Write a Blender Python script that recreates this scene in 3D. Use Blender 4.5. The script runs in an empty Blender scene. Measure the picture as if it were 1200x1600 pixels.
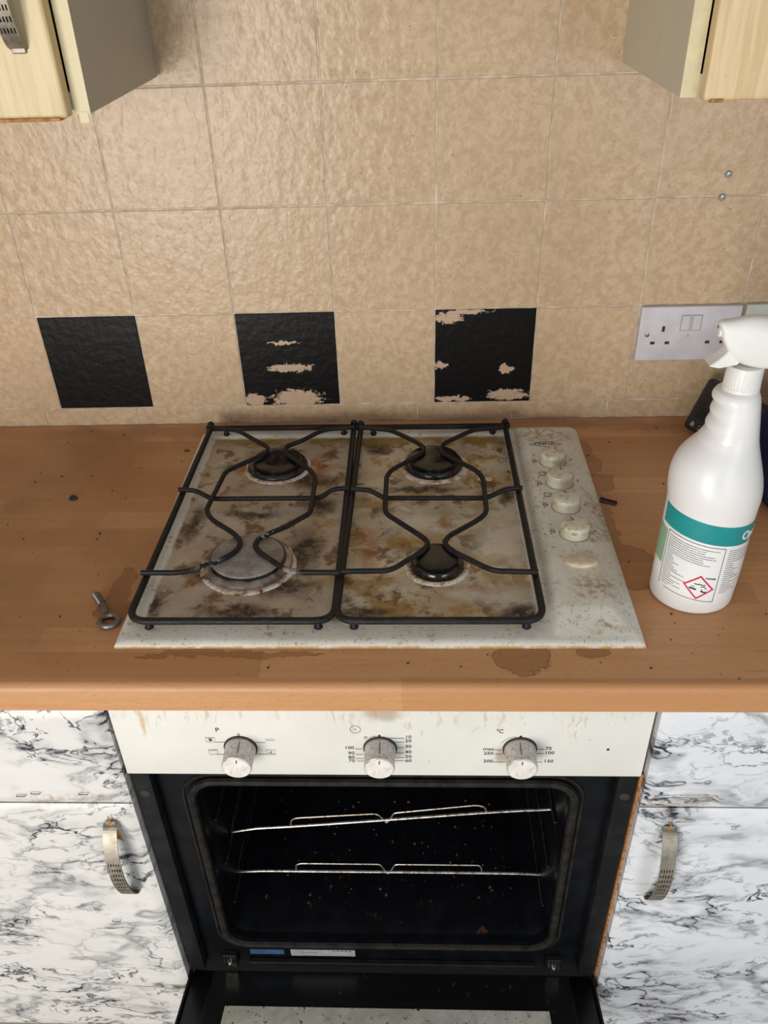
import bpy, bmesh, math, random
from mathutils import Vector, Matrix, Euler, noise
random.seed(7)
PI = math.pi
SC = bpy.context.scene
COL = SC.collection

# ------------------------------------------------------------------ camera
cam_d = bpy.data.cameras.new('camera'); cam = bpy.data.objects.new('camera', cam_d); COL.objects.link(cam)
cam.location = (0.297524, -1.237918, 0.630217)
cam.rotation_euler = (0.934298, 0.028582, 0.031161)
cam_d.sensor_fit = 'VERTICAL'; cam_d.sensor_height = 36.0
cam_d.lens = 1331.588 * 36.0 / 1600.0
cam_d.shift_x = 3.44 / 1600.0
cam_d.shift_y = 80.815 / 1600.0
cam_d.clip_start = 0.01
SC.camera = cam
# ------------------------------------------------------------------ light
w = bpy.data.worlds.new('world'); SC.world = w; w.use_nodes = True
w.node_tree.nodes['Background'].inputs[0].default_value = (0.93, 0.96, 1.0, 1)
w.node_tree.nodes['Background'].inputs[1].default_value = 0.36

def area(name, loc, target, sx, sy, power, color):
    l = bpy.data.lights.new(name, 'AREA'); l.shape = 'RECTANGLE'; l.size = sx; l.size_y = sy
    l.energy = power; l.color = color
    o = bpy.data.objects.new(name, l); COL.objects.link(o); o.location = loc
    o.rotation_euler = (Vector(target) - Vector(loc)).to_track_quat('-Z', 'Y').to_euler()
    return o
area('window_daylight', (-0.72, -2.9, 0.10), (0.15, -0.3, 0.0), 1.0, 1.5, 62, (1.0, 0.97, 0.92))
area('cool_right_light', (1.5, -2.8, 0.4), (0.5, -0.5, -0.2), 0.8, 1.2, 16, (0.86, 0.93, 1.0))  # cool area light out of view on the right
SC.view_settings.view_transform = 'Standard'; SC.view_settings.look = 'None'
SC.view_settings.exposure = -0.15; SC.view_settings.gamma = 1.0
SC.view_settings.use_curve_mapping = False

# ------------------------------------------------------------------ node helpers
class NT:
    def __init__(s, name):
        s.m = bpy.data.materials.new(name); s.m.use_nodes = True
        s.t = s.m.node_tree; s.b = s.t.nodes['Principled BSDF']; s._c = None
    def n(s, typ, **kw):
        o = s.t.nodes.new(typ)
        for k, v in kw.items(): setattr(o, k, v)
        return o
    def link(s, a, b): s.t.links.new(a, b)
    def put(s, sock, v):
        if isinstance(v, bpy.types.NodeSocket): s.link(v, sock)
        elif v is not None:
            if isinstance(v, (tuple, list)) and len(v) == 3 and sock.type == 'RGBA': v = (*v, 1)
            sock.default_value = v
    def co(s):
        if s._c is None: s._c = s.n('ShaderNodeTexCoord').outputs['Object']
        return s._c
    def geo(s):
        return s.n('ShaderNodeNewGeometry').outputs['Position']
    def math(s, op, a, b=None, c=None, clamp=False):
        o = s.n('ShaderNodeMath', operation=op, use_clamp=clamp); s.put(o.inputs[0], a)
        if b is not None: s.put(o.inputs[1], b)
        if c is not None: s.put(o.inputs[2], c)
        return o.outputs[0]
    def mapping(s, v, loc=(0, 0, 0), rot=(0, 0, 0), sc=(1, 1, 1)):
        o = s.n('ShaderNodeMapping'); s.put(o.inputs[0], v)
        o.inputs[1].default_value = loc; o.inputs[2].default_value = rot; o.inputs[3].default_value = sc
        return o.outputs[0]
    def noise(s, v, scale, detail=3, rough=.55, dist=0, color=False):
        o = s.n('ShaderNodeTexNoise'); s.put(o.inputs['Vector'], v); s.put(o.inputs['Scale'], scale)
        o.inputs['Detail'].default_value = detail; o.inputs['Roughness'].default_value = rough
        o.inputs['Distortion'].default_value = dist
        return o.outputs['Color'] if color else o.outputs['Fac']
    def ramp(s, f, a, b, va=0., vb=1., smooth=True):
        o = s.n('ShaderNodeMapRange'); o.interpolation_type = 'SMOOTHSTEP' if smooth else 'LINEAR'
        s.put(o.inputs[0], f)
        for i, v in enumerate((a, b, va, vb)): s.put(o.inputs[i + 1], v)
        return o.outputs[0]
    def mix(s, f, a, b, mode='MIX'):
        o = s.n('ShaderNodeMix', data_type='RGBA', blend_type=mode); s.put(o.inputs[0], f)
        s.put(o.inputs[6], a); s.put(o.inputs[7], b); return o.outputs[2]
    def vadd(s, a, b):
        o = s.n('ShaderNodeVectorMath', operation='ADD'); s.put(o.inputs[0], a); s.put(o.inputs[1], b); return o.outputs[0]
    def vscale(s, a, k):
        o = s.n('ShaderNodeVectorMath', operation='SCALE'); s.put(o.inputs[0], a); o.inputs['Scale'].default_value = k; return o.outputs[0]
    def warp(s, v, scale, amt, detail=2):
        c = s.noise(v, scale, detail, color=True)
        o = s.n('ShaderNodeVectorMath', operation='SUBTRACT'); s.put(o.inputs[0], c); o.inputs[1].default_value = (.5, .5, .5)
        return s.vadd(v, s.vscale(o.outputs[0], amt))
    def blob(s, v, c, r, edge=.35):
        """soft mask, 1 inside an ellipsoid centred c with radii r"""
        k = tuple(1 / q for q in r)
        mv = s.mapping(v, loc=tuple(-c[i] * k[i] for i in range(3)), sc=k)
        o = s.n('ShaderNodeVectorMath', operation='LENGTH'); s.put(o.inputs[0], mv)
        return s.ramp(o.outputs['Value'], 1 - edge, 1 + edge, 1., 0.)
    def blobs(s, v, lst, edge=.35):
        r = None
        for c, rr in lst:
            m = s.blob(v, c, rr, edge); r = m if r is None else s.math('MAXIMUM', r, m)
        return r
    def sep(s, v):
        o = s.n('ShaderNodeSeparateXYZ'); s.put(o.inputs[0], v); return o.outputs
    def bump(s, h, strength=.5, dist=.001):
        o = s.n('ShaderNodeBump'); s.put(o.inputs['Height'], h); s.put(o.inputs['Strength'], strength)
        o.inputs['Distance'].default_value = dist; s.link(o.outputs[0], s.b.inputs['Normal']); return o
    def out(s, col=None, rough=None, metal=None, spec=None, coat=None, coat_r=None):
        B = s.b.inputs
        s.put(B['Base Color'], col)
        if rough is not None: s.put(B['Roughness'], rough)
        if metal is not None: s.put(B['Metallic'], metal)
        if spec is not None: s.put(B['Specular IOR Level'], spec)
        if coat is not None: s.put(B['Coat Weight'], coat)
        if coat_r is not None: s.put(B['Coat Roughness'], coat_r)
        return s.m
def plain(name, col, rough=.5, metal=0., var=.12, scale=60, spec=.5, bump=0):
    """a colour with a little grime variation"""
    t = NT(name); n = t.noise(t.co(), scale, 4)
    c = t.mix(t.ramp(n, .35, .7), tuple(x * (1 - var) for x in col), tuple(min(1, x * (1 + var)) for x in col))
    if bump: t.bump(n, bump, .001)
    return t.out(c, t.ramp(n, .3, .7, max(0, rough - .06), min(1, rough + .08)), metal, spec)

# ------------------------------------------------------------------ mesh helpers
def obj(name, bm, mat, parent=None, smooth=False, loc=None, kind=None, label=None):
    me = bpy.data.meshes.new(name); bmesh.ops.recalc_face_normals(bm, faces=bm.faces)
    bm.to_mesh(me); bm.free()
    if mat: me.materials.append(mat)
    if smooth:
        me.polygons.foreach_set('use_smooth', [True] * len(me.polygons))
        me.set_sharp_from_angle(angle=math.radians(38))
    o = bpy.data.objects.new(name, me); COL.objects.link(o)
    if parent: o.parent = parent
    if loc: o.location = loc
    if kind: o['kind'] = kind
    if label: o['label'] = label
    return o
def empty(name, label, cat, loc=(0, 0, 0), rot=(0, 0, 0), group=None, kind=None):
    o = bpy.data.objects.new(name, None); COL.objects.link(o); o.empty_display_size = .02
    o.location = loc; o.rotation_euler = rot
    return tag(o, label, cat, group, kind)
def tag(o, label=None, cat=None, group=None, kind=None):
    if label: o['label'] = label
    if cat: o['category'] = cat
    if group: o['group'] = group
    if kind: o['kind'] = kind
    return o
def box(bm, x0, x1, y0, y1, z0, z1, bev=0, seg=1):
    r = bmesh.ops.create_cube(bm, size=1)
    vs = r['verts']
    for v in vs:
        v.co = Vector((x0 + (v.co.x + .5) * (x1 - x0), y0 + (v.co.y + .5) * (y1 - y0), z0 + (v.co.z + .5) * (z1 - z0)))
    if bev > 0:
        es = list({e for v in vs for e in v.link_edges})
        bmesh.ops.bevel(bm, geom=es, offset=bev, segments=seg, profile=.6, affect='EDGES')
    return bm
def bx(*a, **k): return box(bmesh.new(), *a, **k)
def smooth_path(pts, sub=4):
    """Catmull-Rom resample of an open polyline"""
    P = [Vector(p) for p in pts]; out = []
    for i in range(len(P) - 1):
        p0 = P[max(i - 1, 0)]; p1 = P[i]; p2 = P[i + 1]; p3 = P[min(i + 2, len(P) - 1)]
        for k in range(sub):
            t = k / sub
            out.append(.5 * ((2 * p1) + (p2 - p0) * t + (2 * p0 - 5 * p1 + 4 * p2 - p3) * t * t + (3 * p1 - p0 - 3 * p2 + p3) * t ** 3))
    out.append(P[-1]); return out
def fillet(pts, r, n=5):
    """polyline with rounded corners"""
    P = [Vector(p) for p in pts]; out = [P[0]]
    for i in range(1, len(P) - 1):
        a = P[i - 1] - P[i]; b = P[i + 1] - P[i]; rr = min(r, a.length * .48, b.length * .48)
        s = P[i] + a.normalized() * rr; e = P[i] + b.normalized() * rr
        for k in range(n + 1):
            t = k / n; out.append(s * (1 - t) ** 2 + P[i] * 2 * t * (1 - t) + e * t * t)
    out.append(P[-1]); return out
def tube(bm, pts, r, seg=8, closed=False, cap=True):
    P = [Vector(p) for p in pts]; n = len(P); rings = []
    up = Vector((0, 0, 1)); prev = None
    for i in range(n):
        if closed: t = (P[(i + 1) % n] - P[i - 1])
        else: t = P[min(i + 1, n - 1)] - P[max(i - 1, 0)]
        t.normalize()
        if prev is None:
            a = up if abs(t.dot(up)) < .9 else Vector((1, 0, 0))
            prev = (a - t * a.dot(t)).normalized()
        else: prev = (prev - t * prev.dot(t)).normalized()
        b = t.cross(prev)
        rr = r[i] if isinstance(r, (list, tuple)) else r
        rings.append([bm.verts.new(P[i] + prev * math.cos(2 * PI * k / seg) * rr + b * math.sin(2 * PI * k / seg) * rr) for k in range(seg)])
    m = n if closed else n - 1
    for i in range(m):
        A, B = rings[i], rings[(i + 1) % n]
        for k in range(seg): bm.faces.new((A[k], A[(k + 1) % seg], B[(k + 1) % seg], B[k]))
    if cap and not closed:
        bm.faces.new(rings[0][::-1]); bm.faces.new(rings[-1])
    return bm
def lathe(bm, prof, c=(0, 0, 0), seg=40, axis='Z', sx=1, sy=1):
    """prof = [(r, h)...]; closed with caps where r > 0"""
    rings = []
    for r, h in prof:
        ring = []
        for k in range(seg):
            a = 2 * PI * k / seg; x = math.cos(a) * r * sx; y = math.sin(a) * r * sy
            p = (c[0] + x, c[1] + y, c[2] + h) if axis == 'Z' else (c[0] + x, c[1] - h, c[2] + y)
            ring.append(bm.verts.new(p))
        rings.append(ring)
    for A, B in zip(rings, rings[1:]):
        for k in range(seg): bm.faces.new((A[k], A[(k + 1) % seg], B[(k + 1) % seg], B[k]))
    bm.faces.new(rings[0][::-1]); bm.faces.new(rings[-1])
    return bm
def rrect(x0, x1, z0, z1, r, n=6):
    out = []
    for cx, cz, a0 in ((x1 - r, z1 - r, 0), (x0 + r, z1 - r, 90), (x0 + r, z0 + r, 180), (x1 - r, z0 + r, 270)):
        for k in range(n + 1):
            a = math.radians(a0 + 90 * k / n); out.append((cx + r * math.cos(a), cz + r * math.sin(a)))
    return out
def loft(bm, loops, cap0=False, cap1=False):
    R = [[bm.verts.new(p) for p in L] for L in loops]
    n = len(R[0])
    for A, B in zip(R, R[1:]):
        for k in range(n): bm.faces.new((A[k], A[(k + 1) % n], B[(k + 1) % n], B[k]))
    if cap0: bm.faces.new(R[0][::-1])
    if cap1: bm.faces.new(R[-1])
    return bm
def text_bm(s, size, thick=.0002, bold=0, sx=1):
    """raised lettering, in the XY plane, centred"""
    cu = bpy.data.curves.new('txt', 'FONT'); cu.body = s; cu.size = size; cu.align_x = 'CENTER'; cu.align_y = 'CENTER'
    cu.extrude = thick; cu.offset = bold; cu.resolution_u = 3
    o = bpy.data.objects.new('txt', cu); COL.objects.link(o)
    dg = bpy.context.evaluated_depsgraph_get(); dg.update()
    me = bpy.data.meshes.new_from_object(o.evaluated_get(dg))
    bm = bmesh.new(); bm.from_mesh(me)
    bpy.data.objects.remove(o); bpy.data.curves.remove(cu); bpy.data.meshes.remove(me)
    if sx != 1: bmesh.ops.scale(bm, vec=(sx, 1, 1), verts=bm.verts)
    return bm
def merge(bm, other, M=None, f=None):
    if M is not None: bmesh.ops.transform(other, matrix=M, verts=other.verts)
    if f:
        for v in other.verts: v.co = f(v.co)
    me = bpy.data.meshes.new('tmp'); other.to_mesh(me); other.free(); bm.from_mesh(me); bpy.data.meshes.remove(me)
    return bm

# ------------------------------------------------------------------ materials
def tile_mat():
    t = NT('cream_glazed_tile'); c = t.geo()
    w_ = t.warp(c, 30, .02)
    n1 = t.noise(w_, 95, 5, .65); n2 = t.noise(c, 9, 3); n3 = t.noise(w_, 300, 3, .6)
    col = t.mix(t.ramp(n1, .36, .64), (.50, .35, .212), (.61, .45, .29))
    col = t.mix(t.ramp(n3, .5, .75, 0, .35), col, (.46, .32, .19))
    col = t.mix(t.ramp(n2, .4, .7, 0, .35), col, (.50, .35, .215))
    sp = t.ramp(t.noise(c, 260, 1), .76, .79, 0, .8); col = t.mix(sp, col, (.12, .06, .03))
    h = t.math('ADD', t.math('MULTIPLY', t.noise(t.mapping(c, sc=(1, 1, .75)), 62, 2, .45), 1.0), t.math('MULTIPLY', t.noise(c, 170, 2, .5), .25))
    t.bump(h, .55, .0028)
    return t.out(col, .29, 0, .32)
def grout_mat():
    t = NT('grout'); c = t.geo(); n = t.noise(c, 40, 4)
    return t.out(t.mix(t.ramp(n, .35, .7), (.44, .36, .27), (.70, .61, .50)), .85)
def black_tile_mat(name, chips, edge_amt):
    t = NT(name); c = t.co(); w_ = t.warp(c, 120, .012, 3)
    m = t.blobs(w_, chips, .7)
    v = t.math('ADD', t.math('MULTIPLY', m, .36), t.noise(t.mapping(c, sc=(.8, 1, 1.25)), 140, 5, .8))
    mk = t.ramp(v, .70 + edge_amt * -.5, .715 + edge_amt * -.5)
    col = t.mix(mk, (.006, .0055, .0055), (.52, .36, .25))
    t.bump(t.noise(c, 75, 2, .5), .45, .0018)
    return t.out(col, t.ramp(mk, 0, 1, .36, .5), 0, .16)
def wood_mat():
    t = NT('beech_laminate'); c = t.geo()
    br = t.n('ShaderNodeTexBrick'); t.put(br.inputs['Vector'], t.mapping(c, loc=(.13, .021, 0)))
    br.inputs['Color1'].default_value = (0, 0, 0, 1); br.inputs['Color2'].default_value = (1, 1, 1, 1); br.inputs['Mortar'].default_value = (.5, .5, .5, 1)
    br.inputs['Scale'].default_value = 1; br.inputs['Mortar Size'].default_value = .0; br.inputs['Brick Width'].default_value = .41
    br.inputs['Row Height'].default_value = .0405; br.offset = .37; br.inputs['Bias'].default_value = 0
    tone = br.outputs['Color']
    g1 = t.noise(t.mapping(c, sc=(2.2, 40, 40)), 3, 5, .6); g2 = t.noise(t.mapping(c, sc=(12, 150, 150)), 6, 3, .6)
    g3 = t.noise(c, 5, 3)
    col = t.mix(t.ramp(t.math('ADD', t.math('MULTIPLY', g1, .6), t.math('MULTIPLY', g2, .4)), .25, .75), (.52, .255, .108), (.64, .345, .165))
    col = t.mix(t.ramp(tone, 0, 1, 0, .70, False), col, (.42, .19, .075))
    fl = t.ramp(t.noise(t.mapping(c, sc=(60, 260, 260)), 3, 1), .62, .7, 0, .35); col = t.mix(fl, col, (.36, .15, .055))
    # broad patches of darker brown left of the hob and along the back
    wv = t.warp(c, 14, .09, 4)
    brown_amt = t.blobs(wv, [((-.12, -.40, 0), (.14, .13, .1)), ((-.30, -.2, 0), (.16, .12, .1)), ((-.1, -.03, 0), (.3, .02, .1)), ((.6, -.02, 0), (.2, .02, .1)), ((-.25, -.53, 0), (.22, .03, .1))], .6)
    col = t.mix(t.math('MULTIPLY', brown_amt, t.ramp(g3, .3, .65, .15, .5)), col, (.21, .085, .03))
    # wet-looking dark spills next to the hob
    wv2 = t.warp(c, 38, .03, 3)
    st = t.blobs(wv2, [((.546, -.125, 0), (.016, .05, .1)), ((.556, -.195, 0), (.02, .022, .1)), ((.545, -.29, 0), (.012, .09, .1)), ((.56, -.395, 0), (.033, .045, .1)),
                       ((.41, -.558, 0), (.03, .022, .1)), ((.485, -.549, 0), (.018, .009, .1)), ((-.062, -.44, 0), (.012, .05, .1)), ((-.052, -.475, 0), (.03, .018, .1)), ((.09, -.552, 0), (.1, .006, .1))], .12)
    rim = t.math('MULTIPLY', t.ramp(st, .05, .5), t.ramp(st, .95, .5))
    col = t.mix(t.math('MULTIPLY', st, .50), col, (.22, .080, .022)); col = t.mix(t.math('MULTIPLY', rim, .55), col, (.12, .035, .01))
    sp = t.ramp(t.noise(c, 210, 2, .6), .755, .775); col = t.mix(t.math('MULTIPLY', sp, .85), col, (.045, .022, .012))
    sp2 = t.ramp(t.noise(t.mapping(c, loc=(3, 1, 0)), 420, 1), .80, .82); col = t.mix(sp2, col, (.03, .018, .01))
    sc = t.math('MULTIPLY', t.ramp(t.noise(t.mapping(c, rot=(0, 0, .5), sc=(4, 60, 1)), 5, 3), .66, .7), t.ramp(g3, .5, .6, 0, .5))
    col = t.mix(sc, col, (.25, .11, .05))
    return t.out(col, t.ramp(t.math('SUBTRACT', g3, t.math('MULTIPLY', st, .4)), .1, .8, .3, .55), 0, .4)
def enamel_hob_mat():
    """white enamel hob; brown burnt-on film inside the pan (from x,y only), dirty control panel"""
    t = NT('dirty_white_enamel'); c = t.geo(); x, y, z = t.sep(c)
    w1 = t.warp(c, 25, .035, 4)
    # pan mask
    px = t.math('MULTIPLY', t.ramp(x, -.0215, -.0185), t.ramp(x, .4335, .4305)); py = t.math('MULTIPLY', t.ramp(y, -.503, -.499), t.ramp(y, -.062, -.066))
    wob = t.warp(c, 60, .006, 3); wx, wy, wz = t.sep(wob)
    px = t.math('MULTIPLY', t.ramp(wx, -.018, -.014), t.ramp(wx, .434, .429)); py = t.math('MULTIPLY', t.ramp(wy, -.501, -.496), t.ramp(wy, -.060, -.066))
    pan = t.math('MULTIPLY', px, py)
    n1 = t.noise(w1, 14, 5, .6); n2 = t.noise(w1, 34, 5, .65); n3 = t.noise(c, 120, 4, .7); n4 = t.noise(t.mapping(w1, loc=(5, 2, 1)), 22, 4, .6)
    tan = t.mix(t.ramp(n1, .35, .65), (.49, .385, .265), (.66, .56, .42))
    left = t.ramp(x, .17, .23, 1, 0)
    tan = t.mix(t.math('MULTIPLY', left, .55), tan, (.45, .37, .30))
    tan = t.mix(t.math('MULTIPLY', t.ramp(n4, .48, .60, 0, .9), t.ramp(x, .12, .26, .35, 1)), tan, (.38, .23, .05))        # mustard grease
    tan = t.mix(t.ramp(n2, .51, .64, 0, .9), tan, (.15, .065, .022))         # brown
    white = t.blobs(w1, [((.40, -.33, 0), (.035, .07, .1)), ((.41, -.46, 0), (.028, .03, .1)), ((.36, -.45, 0), (.03, .02, .1)), ((.30, -.30, 0), (.05, .03, .1))], .6)
    tan = t.mix(t.math('MULTIPLY', white, .65), tan, (.74, .68, .56))
    # burnt-on rings and scorch patches at their own places
    w2 = t.warp(c, 34, .045, 4)
    dk = t.blobs(w2, [((.155, -.365, 0), (.022, .045, .1)), ((.135, -.435, 0), (.04, .018, .1)), ((.09, -.485, 0), (.045, .014, .1)), ((.02, -.155, 0), (.016, .015, .1)),
                      ((.03, -.41, 0), (.012, .02, .1)), ((.145, -.19, 0), (.035, .02, .1)), ((.19, -.06, 0), (.06, .008, .1)), ((.235, -.49, 0), (.03, .012, .1)), ((.425, -.49, 0), (.03, .014, .1)),
                      ((-.012, -.47, 0), (.012, .02, .1)), ((.42, -.23, 0), (.012, .02, .1)), ((.07, -.28, 0), (.03, .008, .1)), ((.165, -.255, 0), (.02, .02, .1)), ((.0, -.30, 0), (.01, .04, .1)), ((.24, -.10, 0), (.018, .012, .1)), ((.3, -.215, 0), (.05, .01, .1))], .6)
    tan = t.mix(t.math('MULTIPLY', dk, t.ramp(n3, .3, .6, .6, 1)), tan, (.028, .011, .006))
    rust = t.blobs(w2, [((.15, -.16, 0), (.014, .05, .1)), ((.335, -.30, 0), (.008, .03, .1)), ((.36, -.44, 0), (.03, .01, .1)), ((.045, -.16, 0), (.012, .05, .1)), ((.085, -.19, 0), (.05, .01, .1)), ((.235, -.36, 0), (.015, .05, .1)), ((.02, -.43, 0), (.01, .01, .1))], .7)
    tan = t.mix(t.math('MULTIPLY', rust, t.ramp(n2, .35, .6, .2, .8)), tan, (.33, .12, .022))
    back = t.math('MULTIPLY', t.ramp(wy, -.10, -.068), t.ramp(n2, .3, .6, .3, .9)); tan = t.mix(back, tan, (.33, .21, .045))
    pits = t.ramp(t.noise(c, 520, 2, .6), .64, .68, 0, .75); tan = t.mix(pits, tan, (.10, .05, .025))
    # clean(er) enamel of rim and control panel
    wh = t.mix(t.ramp(n1, .3, .7), (.70, .67, .58), (.81, .785, .71))
    gm = t.math('MULTIPLY', t.ramp(t.noise(t.warp(c, 60, .02, 3), 120, 5, .75), .53, .64), t.ramp(n4, .42, .62, .12, .9))
    wh = t.mix(gm, wh, (.40, .27, .13))
    gr = t.ramp(t.noise(t.warp(c, 80, .01, 2), 260, 4, .75), .625, .67, 0, .8); wh = t.mix(gr, wh, (.10, .06, .03))
    pan_stain = t.blobs(w2, [((.49, -.085, 0), (.04, .02, .1)), ((.52, -.345, 0), (.014, .02, .1)), ((.50, -.455, 0), (.025, .02, .1)), ((.51, -.52, 0), (.02, .006, .1)), ((.535, -.30, 0), (.01, .05, .1)), ((.47, -.09, 0), (.02, .006, .1))], .5)
    wh = t.mix(t.math('MULTIPLY', pan_stain, t.ramp(n3, .4, .6, .1, .75)), wh, (.35, .22, .10))
    front_rust = t.math('MULTIPLY', t.ramp(z, .0042, .0022), t.ramp(t.noise(t.mapping(c, sc=(1, 1, 1)), 45, 4, .7), .38, .55, .25, 1)); wh = t.mix(t.math('MULTIPLY', front_rust, t.ramp(y, -.53, -.536)), wh, (.55, .33, .13))
    col = t.mix(pan, wh, tan)
    sp = t.ramp(t.noise(c, 380, 1), .775, .79); col = t.mix(sp, col, (.03, .02, .012))
    t.bump(t.math('ADD', t.math('MULTIPLY', n3, .5), n2), .25, .0015)
    return t.out(col, t.math('ADD', t.ramp(n3, .3, .7, .28, .5), t.math('MULTIPLY', pan, -.02)), 0, .5)
def burner_ring_mat():
    t = NT('chipped_white_enamel'); c = t.geo(); w_ = t.warp(c, 90, .012, 3); n = t.noise(w_, 80, 5, .7)
    col = t.mix(t.ramp(n, .44, .56), (.80, .74, .64), (.60, .42, .26)); col = t.mix(t.ramp(n, .55, .66), col, (.10, .035, .012))
    t.bump(n, .8, .002)
    return t.out(col, .5)
def black_burner_mat():
    t = NT('black_enamel_greasy'); c = t.geo(); n = t.noise(t.warp(c, 60, .02, 3), 45, 4, .6)
    col = t.mix(t.ramp(n, .45, .68), (.008, .007, .006), (.028, .017, .011))
    t.bump(n, .4, .002)
    return t.out(col, t.ramp(n, .3, .7, .12, .42), 0, .6)
def grey_cap_mat(name='grey_burnt_cap', a=(.22, .19, .17), b=(.34, .30, .26), metal=0, rough=.55):
    t = NT(name); c = t.geo(); n = t.noise(c, 60, 4, .6); p = t.ramp(t.noise(c, 700, 1), .62, .66, 0, .7)
    col = t.mix(t.ramp(n, .35, .65), a, b); col = t.mix(p, col, (.04, .03, .025))
    t.bump(p, .3, .0005)
    return t.out(col, rough, metal)
def rod_mat():
    t = NT('black_enamel_rod'); c = t.geo(); n = t.noise(c, 90, 4, .65)
    col = t.mix(t.ramp(n, .4, .62), (.010, .010, .011), (.020, .017, .015))
    wear = t.blobs(t.warp(c, 50, .02, 3), [((.055, -.43, .036), (.022, .018, .03)), ((.115, -.365, .036), (.015, .012, .03)), ((.145, -.44, .036), (.012, .012, .03))], .4)
    col = t.mix(t.math('MULTIPLY', wear, t.ramp(n, .45, .55)), col, (.33, .29, .25))
    t.bump(n, .25, .001)
    return t.out(col, t.ramp(n, .3, .7, .38, .6), 0, .25)
def fascia_mat():
    t = NT('white_oven_fascia'); c = t.geo(); x, y, z = t.sep(c)
    n = t.noise(c, 8, 3)
    col = t.mix(t.ramp(n, .3, .7), (.68, .665, .60), (.75, .735, .67))
    dr = t.noise(t.mapping(t.warp(c, 40, .012, 3), sc=(1, 1, .16)), 130, 5, .8)
    reach = t.ramp(t.noise(t.mapping(c, sc=(1, 1, 0)), 26, 3, .7), .35, .75, .006, .055)
    top = t.ramp(t.math('ADD', z, reach), -.052, -.036)
    m = t.math('MULTIPLY', t.ramp(dr, .52, .62), top, clamp=True)
    col = t.mix(t.math('MULTIPLY', m, .55), col, (.50, .36, .20))
    lft = t.blobs(t.warp(c, 60, .015, 3), [((-.008, -.592, -.062), (.003, .05, .022))], .5); col = t.mix(t.math('MULTIPLY', lft, .7), col, (.55, .38, .20))
    sp = t.ramp(t.noise(c, 240, 2), .745, .765); col = t.mix(t.math('MULTIPLY', sp, .8), col, (.20, .11, .05))
    rs = t.blobs(t.warp(c, 90, .015, 3), [((.392, -.592, -.115), (.007, .05, .012)), ((.258, -.592, -.05), (.02, .05, .01))], .5); col = t.mix(t.math('MULTIPLY', rs, .55), col, (.30, .17, .08))
    return t.out(col, .42, 0, .45)
def marble_mat(name, off, tint):
    t = NT(name); c0 = t.geo(); c = t.mapping(c0, loc=off, rot=(0, math.radians(-14 if off[0] < 3 else 17), 0), sc=(1, .6, 1.9))
    w1 = t.warp(c, 5, .22, 4); w2 = t.warp(w1, 22, .034, 4)
    def vein(v, s, wdt, det=3):
        a = t.math('ABSOLUTE', t.math('SUBTRACT', t.noise(v, s, det, .6), .5)); return t.ramp(a, 0, wdt, 1, 0)
    region = t.ramp(t.noise(w1, 5, 3), .42, .62)
    v1 = t.math('MULTIPLY', vein(w2, 6, .017), t.ramp(region, 0, 1, .25, 1))
    v2 = t.math('MULTIPLY', vein(t.mapping(w2, loc=(7, 3, 5)), 15, .036, 4), region)
    soft = t.math('MULTIPLY', vein(w1, 6, .085), t.ramp(t.noise(w2, 11, 3), .42, .62, .1, 1))
    soft2 = t.ramp(t.noise(t.mapping(w1, loc=(2, 9, 4)), 4.5, 4), .55, .75, 0, .55)
    br = t.ramp(t.noise(t.warp(c, 60, .03, 3), 70, 4, .7), .40, .55)
    col = t.mix(t.ramp(t.noise(c, 6), .3, .7), tint, tuple(x * .95 for x in tint))
    col = t.mix(soft2, col, (.36, .36, .36))
    col = t.mix(t.math('MULTIPLY', soft, .62), col, (.20, .205, .21))
    vv = t.math('MULTIPLY', t.math('MAXIMUM', v1, t.math('MULTIPLY', v2, .8)), t.ramp(br, 0, 1, .45, 1))
    col = t.mix(t.math('MINIMUM', t.math('MULTIPLY', vv, 1.35), 1.0), col, (.02, .022, .035))
    x, y, z = t.sep(c0)
    gr = t.blobs(t.warp(c0, 50, .03, 3), [((-.125, -.6, -.19), (.045, .05, .012)), ((.60, -.6, -.19), (.04, .05, .012))], .6)
    col = t.mix(t.math('MULTIPLY', gr, t.ramp(t.noise(c0, 160, 4, .7), .48, .6, 0, .65)), col, (.42, .27, .13))
    t.bump(t.noise(t.warp(c0, 7, .15, 3), 11, 3, .6), .35, .006)
    return t.out(col, .33, 0, .5)
def oven_black(name='oven_black_enamel', rough=.35, col=(.0035, .004, .0055), debris=0):
    t = NT(name); c = t.geo(); n = t.noise(c, 30, 4)
    cc = t.mix(t.ramp(n, .4, .7), col, tuple(q * 1.8 for q in col))
    if debris:
        d = t.ramp(t.noise(t.warp(c, 60, .02, 3), 55, 4, .7), .66, .72, 0, debris); cc = t.mix(d, cc, (.16, .075, .035))
        d2 = t.ramp(t.noise(t.mapping(c, loc=(4, 4, 4)), 90, 3, .7), .70, .74, 0, debris); cc = t.mix(d2, cc, (.22, .19, .15))
        t.bump(n, .3, .003)
    return t.out(cc, rough, 0, .22)
def pale_glass_mat():  # pale, blotched and speckled pane of the inner door
    t = NT('pale_speckled_glass'); c = t.geo(); x, y, z = t.sep(c)
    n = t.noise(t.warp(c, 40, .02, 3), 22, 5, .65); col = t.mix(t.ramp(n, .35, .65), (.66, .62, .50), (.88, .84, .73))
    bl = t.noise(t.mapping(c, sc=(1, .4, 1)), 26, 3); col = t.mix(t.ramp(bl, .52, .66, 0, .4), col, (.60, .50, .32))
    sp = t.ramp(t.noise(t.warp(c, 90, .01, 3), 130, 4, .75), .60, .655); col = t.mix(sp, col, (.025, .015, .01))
    return t.out(col, .3, 0, .6)
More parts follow.
